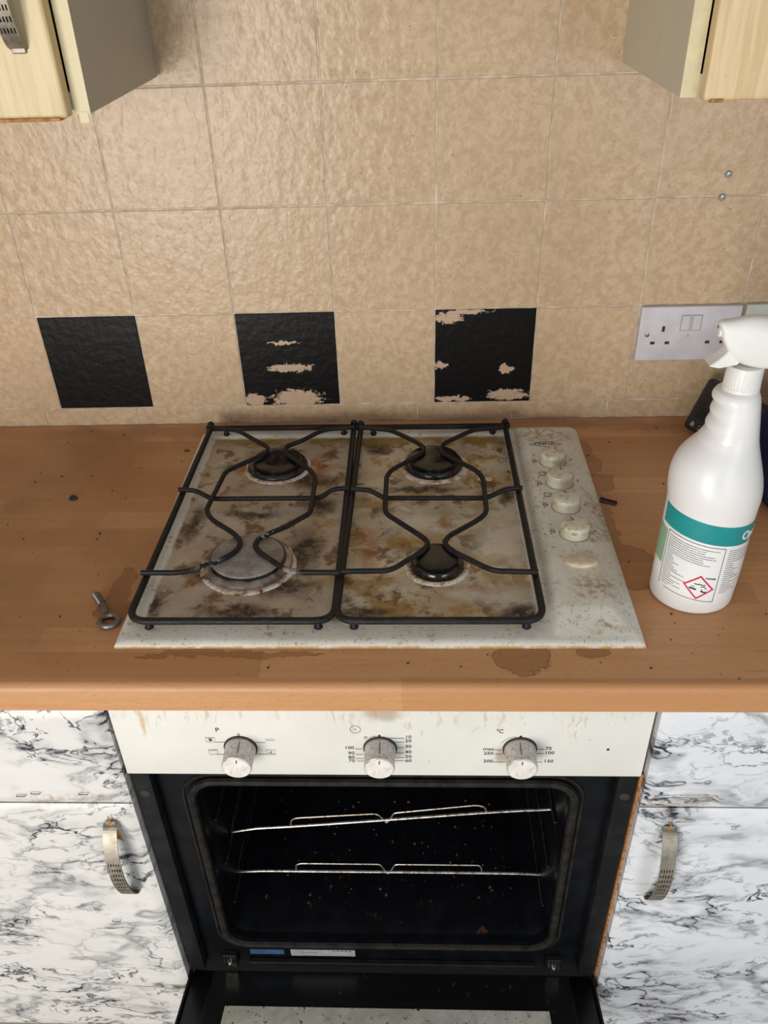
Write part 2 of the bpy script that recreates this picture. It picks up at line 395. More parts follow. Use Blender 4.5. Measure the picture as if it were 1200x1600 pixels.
def dark_glass_mat():  # black band of the door glass with brown specks
    t = NT('black_glass_border'); c = t.geo()
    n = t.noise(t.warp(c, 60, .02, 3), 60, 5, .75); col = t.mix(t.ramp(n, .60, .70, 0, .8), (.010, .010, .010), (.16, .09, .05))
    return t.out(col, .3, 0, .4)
def dirty_metal(name, a, b, rough, metal=1., stain=(.16, .09, .05), amt=.5, sc=70):
    t = NT(name); c = t.co(); n = t.noise(c, sc, 5, .7); col = t.mix(t.ramp(n, .35, .65), a, b)
    col = t.mix(t.ramp(t.noise(t.mapping(c, loc=(3, 1, 2)), sc * 1.3, 4, .7), .53, .66, 0, amt), col, stain)
    t.bump(n, .15, .0006)
    return t.out(col, t.ramp(n, .3, .7, rough - .08, rough + .12), metal)
def knob_mat(name, brown_amt):
    t = NT(name); c = t.geo(); n = t.noise(t.warp(c, 90, .015, 3), 130, 4, .7)
    x, y, z = t.sep(c)
    col = t.mix(t.ramp(t.noise(c, 40), .3, .7), (.62, .58, .44), (.70, .67, .55))
    top = t.ramp(z, .024, .031)
    col = t.mix(t.math('MULTIPLY', t.ramp(n, .50, .62), t.ramp(top, 0, 1, .25, brown_amt)), col, (.33, .19, .07))
    return t.out(col, .4)
def cabinet_wood_mat(name, a, b):
    t = NT(name); c = t.geo(); g = t.noise(t.mapping(c, sc=(26, 26, 1.6)), 5, 4, .6); g2 = t.noise(t.mapping(c, sc=(120, 120, 4)), 5, 2)
    col = t.mix(t.ramp(g, .35, .65), a, b); col = t.mix(t.ramp(g2, .5, .8, 0, .3), col, tuple(q * .8 for q in a))
    sp = t.ramp(t.noise(c, 190, 1), .77, .79, 0, .6); col = t.mix(sp, col, (.2, .1, .04))
    return t.out(col, .4)
def printed_lines_mat():
    """the bottle's paper: rows of illegible small print"""
    t = NT('small_print_label'); u = t.n('ShaderNodeUVMap').outputs[0]; x, y, z = t.sep(u)
    row = t.math('FRACT', t.math('MULTIPLY', y, 1 / .00285)); rowm = t.math('MULTIPLY', t.ramp(row, .25, .33), t.ramp(row, .68, .6))
    ri = t.math('FLOOR', t.math('MULTIPLY', y, 1 / .00285))
    ln = t.noise(t.n('ShaderNodeCombineXYZ').outputs[0], 1)
    cb = t.n('ShaderNodeCombineXYZ'); t.put(cb.inputs[0], t.math('MULTIPLY', x, 900)); t.put(cb.inputs[1], t.math('MULTIPLY', ri, 7.3))
    ch = t.ramp(t.noise(cb.outputs[0], 1, 2, .8), .36, .46, .2, 1)
    cb2 = t.n('ShaderNodeCombineXYZ'); t.put(cb2.inputs[1], t.math('MULTIPLY', ri, 3.7)); t.put(cb2.inputs[0], 4.2)
    endx = t.ramp(t.noise(cb2.outputs[0], 1, 1), .3, .7, .044, .064)
    dl = t.math('LESS_THAN', y, .0445); endx = t.math('SUBTRACT', endx, t.math('MULTIPLY', dl, .033))
    inx = t.math('MULTIPLY', t.math('GREATER_THAN', x, .0018), t.math('LESS_THAN', x, endx))
    iny = t.math('MULTIPLY', t.math('GREATER_THAN', y, .0035), t.math('LESS_THAN', y, .0685))
    m = t.math('MULTIPLY', t.math('MULTIPLY', rowm, ch), t.math('MULTIPLY', inx, iny))
    col = t.mix(t.math('MULTIPLY', m, .88), (.80, .80, .79), (.06, .06, .06))
    return t.out(col, .35)

M = {}
M['tile'] = tile_mat(); M['grout'] = grout_mat(); M['wood'] = wood_mat(); M['hob'] = enamel_hob_mat()
M['ring'] = burner_ring_mat(); M['bblack'] = black_burner_mat(); M['gcap'] = grey_cap_mat()
M['gring'] = grey_cap_mat('burnt_aluminium_ring', (.20, .15, .13), (.42, .36, .32), .6, .32)
M['rod'] = rod_mat(); M['fascia'] = fascia_mat()
M['marbleL'] = marble_mat('marble_vinyl_warm', (.3, .1, .2), (.72, .70, .66)); M['marbleR'] = marble_mat('marble_vinyl_cool_lit', (5.1, .4, 1.3), (.73, .74, .765))  # right sheet tinted cool to carry the cool light on that side
M['oblack'] = oven_black(); M['cavity'] = oven_black('burnt_oven_cavity', .38, (.003, .0034, .005), .35); M['flange'] = oven_black('charcoal_flange', .5, (.009, .0095, .010))
M['gasket'] = grey_cap_mat('oven_gasket', (.010, .009, .008), (.024, .021, .018), 0, .6)
for q in ('gasket', 'flange'): M[q].node_tree.nodes['Principled BSDF'].inputs['Specular IOR Level'].default_value = .14
M['gglass'] = pale_glass_mat(); M['dark_glass'] = dark_glass_mat()
M['chrome'] = dirty_metal('rack_wire_steel', (.66, .62, .56), (.80, .77, .72), .35, 1., (.22, .10, .045), .8, 120)
M['railwire'] = dirty_metal('rusty_rail_wire', (.34, .29, .24), (.48, .42, .36), .4, .9, (.14, .06, .03), .9, 150)
M['darkwire'] = dirty_metal('burnt_wire', (.02, .02, .02), (.05, .04, .03), .5, .6)
M['oknob'] = dirty_metal('grimy_satin_knob_shaded', (.46, .43, .40), (.60, .57, .54), .38, .3, (.20, .11, .07), .7, 150)
M['knobface'] = dirty_metal('lit_spun_knob_face', (.78, .72, .64), (.90, .87, .82), .3, .2, (.50, .36, .22), .35, 120)  # face raised, body lowered in colour for light from the low front
M['print'] = plain('black_print', (.02, .02, .02), .5, 0, .1); M['scratchprint'] = plain('worn_black_print', (.05, .045, .04), .6, 0, .5, 300)
M['hknob'] = knob_mat('cream_hob_knob', .55); M['hknob2'] = knob_mat('cream_hob_knob_scorched', .95)
M['pinkish'] = plain('cream_button', (.68, .56, .40), .4, 0, .12, 90)
M['side'] = plain('carcass_laminate_shaded', (.40, .365, .285), .45, 0, .05, 12); M['side2'] = plain('carcass_laminate_lit', (.56, .52, .39), .45, 0, .05, 12)  # one grey-olive laminate: shade painted into the left side, light into the right
M['cream'] = plain('cream_edging', (.70, .60, .37), .45, 0, .08, 60)
M['cdoor'] = cabinet_wood_mat('maple_cupboard_door', (.56, .42, .20), (.68, .53, .28)); M['cdoor2'] = cabinet_wood_mat('maple_cupboard_door_bright', (.62, .44, .22), (.74, .56, .32))
M['raw'] = plain('raw_chipboard_and_flap_brown', (.42, .20, .075), .8, 0, .35, 140, .3, .4)
M['strap'] = dirty_metal('tarnished_strap_handle', (.26, .23, .19), (.38, .34, .28), .45, .7, (.22, .15, .08), .5, 90)
M['socket'] = plain('white_socket_plastic', (.60, .56, .58), .4, 0, .06, 40); M['plate2'] = plain('pale_green_plate', (.55, .57, .50), .4, 0, .06, 40)
M['hole'] = plain('dark_slot_and_shade', (.03, .025, .02), .7); M['screw'] = dirty_metal('screw_steel', (.35, .33, .30), (.6, .58, .55), .35)
M['plug'] = plain('grey_wall_plug', (.30, .27, .24), .6)
M['bottle'] = plain('white_bottle_plastic', (.80, .785, .76), .32, 0, .02, 20); M['trigger'] = plain('white_trigger_plastic', (.80, .79, .74), .38, 0, .03, 25)
M['teal'] = plain('teal_label', (.012, .27, .27), .35, 0, .05, 15); M['green'] = plain('sage_label', (.27, .42, .27), .4, 0, .05, 15)
M['paper'] = printed_lines_mat(); M['red'] = plain('red_diamond', (.62, .02, .07), .4, 0, .05); M['lwhite'] = plain('label_white', (.82, .82, .81), .35, 0, .02)
M['device'] = plain('black_device_shell', (.012, .013, .02), .3); M['screen'] = plain('black_device_screen', (.016, .015, .016), .15); M['icon'] = plain('grey_icon', (.28, .29, .32), .5)
M['navy'] = plain('navy_fabric', (.012, .017, .06), .85, 0, .35, 200, .2, .4)
M['iron'] = dirty_metal('oxidised_eye_bolt', (.10, .095, .085), (.22, .21, .19), .38, .8)
M['char'] = plain('charred_flake', (.02, .02, .018), .6, 0, .4, 200); M['clip'] = plain('dark_maroon_metal', (.05, .02, .02), .35)
M['tissue'] = plain('paper_scrap', (.72, .66, .56), .8); M['floor'] = plain('grey_vinyl_floor', (.30, .28, .25), .6, 0, .2, 8)
M['blue_l'] = plain('blue_sticker', (.05, .10, .20), .5); M['white_l'] = plain('silver_sticker', (.42, .42, .42), .5)
M['carcass'] = plain('cabinet_carcass', (.50, .44, .34), .6)
M['staple'] = plain('staple_steel', (.16, .16, .16), .4, .7)

# ------------------------------------------------------------------ structure: wall, tiles, floor
TY = .0087
T = .15; TX = -.4249; TZ = .0302
wall = obj('wall_back', bx(-1.18, 1.38, .0010, .09, -.87, 1.35), M['grout'], kind='structure'); wall.rotation_euler = (0, 0, TY)
fl = obj('floor', bx(-1.3, 1.5, -2.2, .09, -.89, -.87), M['floor'], kind='structure')
def tile_mesh(w_, h_, d=.007, b=.0011):
    bm = bx(-w_ / 2, w_ / 2, 0, d, -h_ / 2, h_ / 2)
    es = [e for e in bm.edges if all(v.co.y < 1e-6 for v in e.verts)]
    bmesh.ops.bevel(bm, geom=es, offset=b, segments=2, profile=.5, affect='EDGES')
    me = bpy.data.meshes.new('tile'); bm.to_mesh(me); bm.free(); return me
GAP = .0019
full = tile_mesh(T - GAP, T - GAP); full.materials.append(M['tile'])
chipsA = [((0, 0, 0), (.001, .001, .001))]
chipsB = [((.0, 0, -.012), (.036, .03, .007)), ((-.060, 0, -.066), (.018, .03, .012)), ((.008, 0, -.064), (.040, .03, .016)), ((-.005, 0, .028), (.025, .03, .003))]
chipsC = [((-.055, 0, .062), (.022, .03, .009)), ((-.03, 0, .071), (.035, .03, .004)), ((-.065, 0, -.013), (.012, .03, .006)), ((.04, 0, -.063), (.035, .03, .010)), ((-.045, 0, -.069), (.03, .03, .005)), ((.035, 0, -.02), (.012, .03, .008))]
BM_ = {1: black_tile_mat('black_painted_tile_intact', chipsA, -.08), 3: black_tile_mat('black_painted_tile_chipped', chipsB, 0.0), 5: black_tile_mat('black_painted_tile_worn', chipsC, -.03)}
BL = {1: 'black painted tile, nearly intact paint', 3: 'black painted tile flaked across its middle and foot', 5: 'black painted tile flaked at top left and along foot'}
def put_tile(me, x, z, tilt=0.004):
    o = bpy.data.objects.new('tile', me); COL.objects.link(o); o.parent = wall
    o.location = (x, random.uniform(-.0004, .0003), z); o.rotation_euler = (random.uniform(-tilt, tilt), random.uniform(-.003, .003), random.uniform(-tilt, tilt)); return o
for row in range(0, 8):
    for i in range(-5, 12):
        x = TX + (i + .5) * T; z = TZ + (row + .5) * T
        if row == 0 and i in (7, 8):
            h = .0655; me = tile_mesh(T - GAP, h - GAP / 2); me.materials.append(M['tile']); put_tile(me, x, TZ + GAP / 2 + h / 2 - .0006); continue
        if row == 0 and i in BM_:
            me = tile_mesh(T - .0008, T - .0008, .0078); me.materials.append(BM_[i]); o = put_tile(me, x, z, .001); o.location.y = -.0007; o['label'] = BL[i]; continue
        put_tile(full, x, z)
for i in range(-8, 17):
    wd = .1; me = tile_mesh(T - .002, TZ - .0022); me.materials.append(M['tile']) if not i % 1 else None
    x = TX + i * T + .048
    if -1.17 < x - .075 and x + .075 < 1.37: put_tile(me, x, TZ / 2 + .0002, .002)
# row of tiles that continues below the worktop level is hidden by the units

# ------------------------------------------------------------------ worktop
def worktop():
    bm = bmesh.new(); prof = []
    r = .009; yf = -.602; zb = -.0385
    for k in range(7):
        a = PI / 2 * k / 6; prof.append((yf + r - r * math.sin(a), 0 - r + r * math.cos(a)))
    prof += [(yf, zb + .003), (yf + .003, zb)]
    xs = [-1.05 + 2.3 * k / 20 for k in range(21)]
    rows = []
    for x in xs:
        yb = TY * x - .0012
        rows.append([bm.verts.new((x, yb, 0))] + [bm.verts.new((x, a, b)) for a, b in prof] + [bm.verts.new((x, yb, zb))])
    n = len(rows[0])
    for A, B in zip(rows, rows[1:]):
        for k in range(n): bm.faces.new((A[k], B[k], B[(k + 1) % n], A[(k + 1) % n]))
    bm.faces.new(rows[0]); bm.faces.new(rows[-1][::-1])
    o = obj('worktop', bm, M['wood'], smooth=True)
    tag(o, 'long orange beech laminate worktop with rounded front edge, stained and crumby', 'worktop')
    return o
worktop()

# ------------------------------------------------------------------ hob
HX0, HX1, HY0, HY1 = -.040, .5445, -.5425, -.038
def sst(a, b, x):
    t = max(0, min(1, (x - a) / (b - a))); return t * t * (3 - 2 * t)
def hob_h(x, y):
    d = min(x - HX0, HX1 - x, y - HY0, HY1 - y)
    h = .0012 + .0058 * math.sqrt(max(0, min(1, d / .009)) * (2 - max(0, min(1, d / .009))))
    # pan recess
    pd = min(x + .0175, .4335 - x, y + .500, -.0600 - y)
    h -= .0032 * sst(-.004, .004, pd)
    # raised control panel with chamfered facets
    cd = min((x - .446) / .012, (HX1 - .004 - x) / .026, (y + .532) / .040, (HY1 - .004 - y) / .02)
    c_ = max(0, min(1, cd)); h += .0110 * (c_ if .08 < c_ < .92 else (c_ * c_ / .16 + .04 if c_ <= .08 else 1 - ((1 - c_) ** 2 / .16 + .04)) if 0 < c_ < 1 else c_)
    return h
def hob_z(x, y): return hob_h(x, y)
hob = empty('gas_hob', 'dirty white enamel four-burner gas hob set into the worktop', 'hob', ((HX0 + HX1) / 2, (HY0 + HY1) / 2, 0))
HO = -Vector(hob.location)
def hobj(name, bm, mat, parent=None, **k):
    """child of the hob given in world coordinates"""
    o = obj(name, bm, mat, parent or hob, **k)
    if not parent: o.location = HO
    return o
def hob_surface():
    bm = bmesh.new(); nx, ny = 150, 130
    def sp(a, b, n):   # denser at the ends
        L = [a, a + .0007, a + .0018, a + .0035, a + .006, a + .009]
        m = n - 12; L += [a + .009 + (b - a - .018) * (k + 1) / (m + 1) for k in range(m)]; return L + [b - .009, b - .006, b - .0035, b - .0018, b - .0007, b]
    X = sp(HX0, HX1, nx); Y = sp(HY0, HY1, ny); V = []
    rc = .012
    for y in Y:
        R = []
        for x in X:
            px, py = x, y
            cx = HX0 + rc if x < HX0 + rc else (HX1 - rc if x > HX1 - rc else None); cy = HY1 - rc if y > HY1 - rc else None
            if cx is not None and cy is not None:      # round the two back corners
                dx, dy = x - cx, y - cy; m = max(abs(dx), abs(dy)); l = math.hypot(dx, dy)
                if l > 1e-9: px, py = cx + dx * m / l, cy + dy * m / l
            R.append(bm.verts.new((px, py, hob_h(x, y))))
        V.append(R)
    for a, b in zip(V, V[1:]):
        for k in range(len(X) - 1): bm.faces.new((a[k], a[k + 1], b[k + 1], b[k]))
    per = V[0] + [r[-1] for r in V[1:]] + V[-1][-2::-1] + [r[0] for r in V[-2:0:-1]]
    low = [bm.verts.new((v.co.x, v.co.y, .0001)) for v in per]
    for k in range(len(per)): bm.faces.new((per[k], per[k - 1], low[k - 1], low[k]))
    hobj('hob_surface', bm, M['hob'], smooth=True)
hob_surface()
def burner(cx, cy, rring, rbody, rcap, zc, kind, label):
    z0 = .0036
    b = obj('burner', lathe(bmesh.new(), [(rbody * .86, z0), (rbody * .98, z0 + .002), (rbody, z0 + .0045), (rbody * .985, zc - .0085), (rbody * .93, zc - .006), (rcap * .9, zc - .005)], (0, 0, 0), 44), M['bblack'] if kind == 'black' else M['gring'], hob, smooth=True)
    b.location = HO + Vector((cx, cy, 0)); b['label'] = label
    bm = bmesh.new(); seg = 72; pr = [(rring * .8, z0 + .0015), (rring * .9, z0 + .0032), (rring * .975, z0 + .0022), (rring, z0 - .0002)]
    rings = []
    for r, h in pr:
        rings.append([bm.verts.new((math.cos(2 * PI * k / seg) * r * (1 + (.018 * noise.noise(Vector((k * .35, cx * 50, r * 90))) if r > rring * .93 else 0)), math.sin(2 * PI * k / seg) * r * (1 + (.018 * noise.noise(Vector((k * .35, cx * 50, r * 90))) if r > rring * .93 else 0)), h)) for k in range(seg)])
    for A, B in zip(rings, rings[1:]):
        for k in range(seg): bm.faces.new((A[k], A[(k + 1) % seg], B[(k + 1) % seg], B[k]))
    obj('enamel_rim', bm, M['ring'], b, smooth=True)
    cap = [(rcap * .97, zc - .0055), (rcap, zc - .003), (rcap * .985, zc - .0005), (rcap * .93, zc + .0006), (rcap * .5, zc + (.0012 if kind == 'black' else .0006)), (rcap * .06, zc + (.0014 if kind == 'black' else .0006))]
    obj('burner_cap', lathe(bmesh.new(), cap, (0, 0, 0), 44), M['bblack'] if kind == 'black' else M['gcap'], b, smooth=True)
    if kind != 'black':   # dark seat under the grey cap
        obj('burner_crown', lathe(bmesh.new(), [(rcap * 1.02, zc - .0075), (rcap * 1.07, zc - .006), (rcap * 1.06, zc - .004), (rcap * .9, zc - .0036)], (0, 0, 0), 44), M['bblack'], b, smooth=True)
    return b
burner(.0935, -.153, .0485, .0440, .0360, .0190, 'black', 'black back left burner in chipped white rim')
burner(.088, -.394, .0600, .0555, .0450, .0207, 'grey', 'large grey front left burner')
burner(.3215, -.153, .0510, .0425, .0360, .0200, 'black', 'black back right burner with rusty rim')
burner(.3215, -.397, .0410, .0330, .0265, .0205, 'black', 'small black front right burner')
def hob_knob(x, y, mat, rot, lbl=None):
    z = hob_z(x, y)
    k = obj('control_knob', lathe(bmesh.new(), [(0.0184, 0), (0.0184, .0015), (0.0175, .002), (0.0171, .0085), (0.0180, .0092), (0.0185, .0105), (0.0185, .0145), (0.0178, .0165), (0.0155, .0178), (0.0086, .0185), (0.0011, .0187)], (0, 0, 0), 36), mat, hob, smooth=True)
    k.location = HO + Vector((x, y, z - .0003)); k.rotation_euler = (0, 0, rot)
    if lbl: k['label'] = lbl
    obj('pointer_mark', bx(-.0006, .0006, .004, .012, .0181, .0187), M['scratchprint'], k)
    obj('knob_shadow_ring', lathe(bmesh.new(), [(.0189, -.0002), (.0190, .0004), (.0185, .0006), (.017, .0006)], (0, 0, 0), 36), M['hole'], k)  # dark ring stands in for the shadow around the knob's foot
    return k
KY = [-.168, -.2255, -.2865, -.3485]; KX = [.4905, .4925, .4925, .4945]
for i in range(4):
    hob_knob(KX[i], KY[i], M['hknob2'] if i == 3 else M['hknob'], .3 * i - .4, 'cream knob with scorched brown top' if i == 3 else None)
o = hobj('ignition_button', lathe(bmesh.new(), [(.0200, 0), (.0203, .002), (.0195, .0042), (.017, .0052), (.010, .0056), (.001, .0057)], (.4935, -.4095, hob_z(.4935, -.4095) - .0004), 36, sx=1, sy=.56), M['pinkish'], smooth=True)
def hob_text(s, x, y, size, rot=0, mat='print', sx=1, name='printed_mark', th=.00012):
    bm = text_bm(s, size, th, 0, sx); z = hob_z(x, y) + .0003
    bmesh.ops.transform(bm, matrix=Matrix.Translation((x, y, z)) @ Matrix.Rotation(rot, 4, 'Z'), verts=bm.verts)
    return hobj(name, bm, M[mat])
hob_text('FIRENZI', .4855, -.1145, .0098, 0, 'print', .9, 'brand_lettering')
bm = bmesh.new()
tube(bm, [(.463 + .047 * k / 14, -.116 + .0085 * math.sin(PI * k / 14) * (1), hob_z(.49, -.125) + .0002) for k in range(15)], .00035, 4)
tube(bm, [(.463 + .047 * k / 14, -.116 - .0065 * math.sin(PI * k / 14), hob_z(.49, -.135) + .0002) for k in range(15)], .00035, 4)
hobj('brand_oval', bm, M['scratchprint'])
GP = [(0.465, -0.1653), (0.4651, -0.2269), (0.4664, -0.2806), (0.4676, -0.3435)]
for i, (x, y) in enumerate(GP):
    hob_text('G', x, y, .0095, .25, 'scratchprint', 1.1)
    hob_text(". '", x - .001, y + .011, .012, .5, 'scratchprint')
    hob_text("' ,", x - .006, y - .006, .011, .9, 'scratchprint')
    if i in (1, 2):
        bm = bmesh.new(); xi, yi = [(0.4717, -0.2013), (0.4719, -0.2568)][i - 1]; zz = hob_z(xi, yi) + .0003
        tube(bm, [(xi - .0042, yi + .0042, zz), (xi + .0042, yi + .0042, zz), (xi + .0040, yi - .0042, zz), (xi - .0040, yi - .0042, zz)], .00042, 4, closed=True)
        tube(bm, [(xi + .0046, yi + .001, zz), (xi + .0072, yi + .003, zz)], .0005, 4)
        hobj('burner_icon', bm, M['scratchprint'], kind='stuff')
    hob_text(",,", KX[i] + .023, KY[i] + .008, .012, 1.1, 'scratchprint')

# ------------------------------------------------------------------ pan supports (lift-off grates)
ZF, ZA, ZP = .0162, .0242, .0036
RF, RA = .0043, .0034
def grate(fl_, arms, cross, feet, label):
    x0, x1, yb, yf = fl_
    g = empty('pan_support', label, 'grate', ((x0 + x1) / 2, (yb + yf) / 2, ZP), group='pan supports on the hob')
    off = -Vector(g.location)
    def part(n, bm, m=M['rod'], **k):
        o = obj(n, bm, m, g, smooth=True, **k); o.location = off; return o
    part('frame_rod', tube(bmesh.new(), fillet([(x0 + .001, yb + .004, ZF), (x0 - .004, yf, ZF), (x1 + .003, yf, ZF), (x1 - .001, yb + .004, ZF)], .024, 7), RF, 10))
    part('back_rod', tube(bmesh.new(), [(x0 - .006, yb, ZF), (x1 + .006, yb, ZF)], RF, 10))
    for x in (x0 + .001, x1 - .001):
        part('end_knuckle', lathe(bmesh.new(), [(.002, -.006), (.0052, -.004), (.0058, 0), (.0048, .0055), (.002, .0078)], (x, yb + .003, ZF + .002), 12))
    for a in arms: part('support_arm', tube(bmesh.new(), smooth_path(fillet([(p[0], p[1], ZA) for p in a], .012, 4), 1), RA, 9))
    c = cross; part('cross_rod', tube(bmesh.new(), fillet([(c[0][0], c[0][1], ZA), (c[0][0] + .024, c[0][1] - .003, ZA), (c[1][0], c[1][1], ZA - .0066), (c[2][0], c[2][1], ZA - .0066), (c[3][0] - .020, c[3][1] - .002, ZA), (c[3][0], c[3][1], ZA)], .008, 4), RA, 9))
    for x, y in feet:
        part('rubber_foot', lathe(bmesh.new(), [(.0038, ZP), (.0050, ZP + .001), (.0050, ZP + .005), (.0036, ZP + .0065), (.003, ZF)], (x, y, 0), 12))
    return g
aLL = [(-0.0174, -0.0619), (0.023, -0.0733), (0.054, -0.1049), (0.0772, -0.1279), (0.078, -0.1441), (0.0261, -0.1973), (0.0235, -0.2321), (0.0181, -0.3004), (0.0329, -0.3234), (0.0658, -0.3531), (0.078, -0.3723), (0.0734, -0.3949), (0.0536, -0.4143), (0.0173, -0.435), (-0.033, -0.4347)]
aLR = [(0.2013, -0.0668), (0.1549, -0.0738), (0.1242, -0.1104), (0.1034, -0.1258), (0.1045, -0.1451), (0.147, -0.1958), (0.1563, -0.2172), (0.1577, -0.3068), (0.1466, -0.3188), (0.1284, -0.3394), (0.0991, -0.362), (0.0948, -0.3787), (0.1022, -0.3925), (0.1453, -0.435), (0.2046, -0.4361)]
aRL = [(0.2111, -0.0676), (0.2572, -0.0774), (0.2864, -0.106), (0.3068, -0.1299), (0.3068, -0.1482), (0.2617, -0.1971), (0.2549, -0.2136), (0.2552, -0.308), (0.3035, -0.3628), (0.3113, -0.3752), (0.305, -0.3915), (0.2653, -0.4328), (0.2064, -0.4337)]
aRR = [(0.4295, -0.0726), (0.3825, -0.0794), (0.3335, -0.1249), (0.3318, -0.1488), (0.3804, -0.2016), (0.3881, -0.2212), (0.3869, -0.3098), (0.3732, -0.3275), (0.336, -0.3617), (0.3301, -0.3754), (0.3377, -0.3918), (0.3855, -0.4341), (0.4386, -0.4365)]
grate((-.0255, .2008, -.0500, -.5145), [aLL, aLR], [(-.0300, -.2450), (.0173, -.2594), (.1661, -.2595), (.2025, -.2450)], [(.000, -.0535), (.184, -.0535), (-.006, -.5145), (.186, -.5145)], 'black wire pan support over the left pair of burners')
grate((.2098, .4340, -.0520, -.5145), [aRL, aRR], [(.2082, -.2470), (.2527, -.2608), (.3898, -.2628), (.4390, -.2480)], [(.230, -.0555), (.414, -.0555), (.226, -.5145), (.418, -.5145)], 'black wire pan support over the right pair of burners')

# ------------------------------------------------------------------ oven
OX0, OX1 = -.0435, .5515
YFAS, YPL = -.592, -.572
oven = empty('built_in_oven', 'white-fronted built-in oven with black cavity and open door under the hob', 'oven', (.254, YPL, -.605))
OO = -Vector(oven.location)
def ovj(name, bm, mat, **k):
    o = obj(name, bm, mat, oven, **k); o.location = OO; return o
fas = ovj('fascia', bx(OX0, OX1, YFAS, YPL + .004, -.152, -.0405, bev=.0018, seg=2), M['fascia'], smooth=True)
def on_fas(name, bm):
    return ovj(name, bm, M['print'])
def fas_text(bm0, s, x, z, size, sx=1.15):
    q = text_bm(s, size, .00012, .00005, sx * .9); merge(bm0, q, Matrix.Translation((x, YFAS - .0002, z)) @ Matrix.Rotation(PI / 2, 4, 'X')); return bm0
def hline(bm, x0, x1, z, t=.00028): return box(bm, x0, x1, YFAS - .0003, YFAS - .00002, z - t, z + t)
def pline(bm, pts, r=.00032, closed=False): return tube(bm, [(a, YFAS - .0001, b) for a, b in pts], r, 4, closed=closed)
# left dial print
bm = bmesh.new(); fas_text(bm, 'P', .0738, -.0765, .0090); on_fas('dial_lettering', bm)
bm = bmesh.new(); fas_text(bm, '0', .0968, -.0845, .0060); box(bm, .0922, .0932, YFAS - .0003, YFAS, -.0868, -.0858); on_fas('dial_lettering', bm)
def icon(x, z, kind):
    bm = bmesh.new(); w_, h_ = .0052, .0040
    if kind != 'grill': pline(bm, [(x - w_, z + h_), (x + w_, z + h_), (x + w_ * .9, z - h_), (x - w_ * .9, z - h_)], closed=True)
    if kind == 'grid':
        for k in range(-2, 3): pline(bm, [(x + k * .0014, z + .0028), (x - k * .0009, z - .0020)], .0003)
        pline(bm, [(x - .003, z - .0004), (x + .003, z - .0004)], .0003)
    if kind == 'flat': pline(bm, [(x - .004, z + .0024), (x + .004, z + .0024)], .0003)
    if kind == 'grill':
        pline(bm, [(x - .005, z + .003), (x + .006, z + .003)], .0002)
        for k in range(4): pline(bm, [(x - .0042 + k * .0026, z + .0005), (x - .003 + k * .0026, z + .0016), (x - .0018 + k * .0026, z + .0002)], .00025)
    if kind == 'fan':
        for k in range(3):
            a0 = k * 2 * PI / 3; pline(bm, [(x + .0026 * math.cos(a0 + q * .4) * q / 3, z + .0026 * math.sin(a0 + q * .4) * q / 3) for q in range(4)], .0004)
        pline(bm, [(x - .004, z - .0022), (x + .004, z - .0022)], .0003)
    on_fas('dial_icon', bm)
icon(.0638, -.0928, 'grid'); icon(.0642, -.1130, 'flat'); icon(.1303, -.0942, 'grill'); icon(.1302, -.1130, 'fan')
for x0, x1, z in [(.0690, .0810, -.0963), (.0690, .0800, -.1167), (.113, .1256, -.0966), (.113, .1250, -.1164)]: on_fas('dial_tick', hline(bmesh.new(), x0, x1, z))
# middle dial print
bm = bmesh.new(); pline(bm, [(.2279 + .0058 * math.cos(a * PI / 12), -.0749 + .0058 * math.sin(a * PI / 12)) for a in range(24)], .0003, True); pline(bm, [(.2268, -.0735), (.2279, -.0752), (.2296, -.0762)], .0003); on_fas('clock_symbol', bm)
bm = bmesh.new(); pline(bm, [(.2374, -.0902), (.2412, -.0892), (.2408, -.0872), (.2370, -.0882)], .0003, True); pline(bm, [(.2376, -.088), (.2378, -.0864), (.2394, -.0860), (.240, -.0872)], .0003)
pline(bm, [(.2425, -.0884), (.2455, -.0866), (.2485, -.0856), (.2513, -.0852)], .00035)
q = lathe(bmesh.new(), [(.0015, 0), (.0015, .0003)], (.2542, YFAS, -.0848), 14, axis='Y'); merge(bm, q); on_fas('lock_and_zero_mark', bm)
for s, x, z in [('10', .2862, -.0868), ('20', .2862, -.0931), ('30', .2861, -.1022), ('40', .2861, -.1114), ('50', .2861, -.1193), ('60', .2861, -.1262), ('100', .2198, -.1048), ('90', .2216, -.1138), ('80', .2216, -.1209), ('70', .2216, -.1268)]:
    bm = bmesh.new(); fas_text(bm, s, x, z, .0066, 1.25); on_fas('dial_numeral', bm)
for x0, x1, z in [(.2631, .2816, -.0888), (.2690, .2816, -.0952), (.2725, .2816, -.1040), (.2725, .2816, -.1132), (.2715, .2816, -.1208), (.2700, .2816, -.1262), (.2263, .2345, -.1066), (.2263, .2360, -.1158), (.2263, .2360, -.1228), (.2275, .2370, -.1270)]: on_fas('dial_tick', hline(bmesh.new(), x0, x1, z))
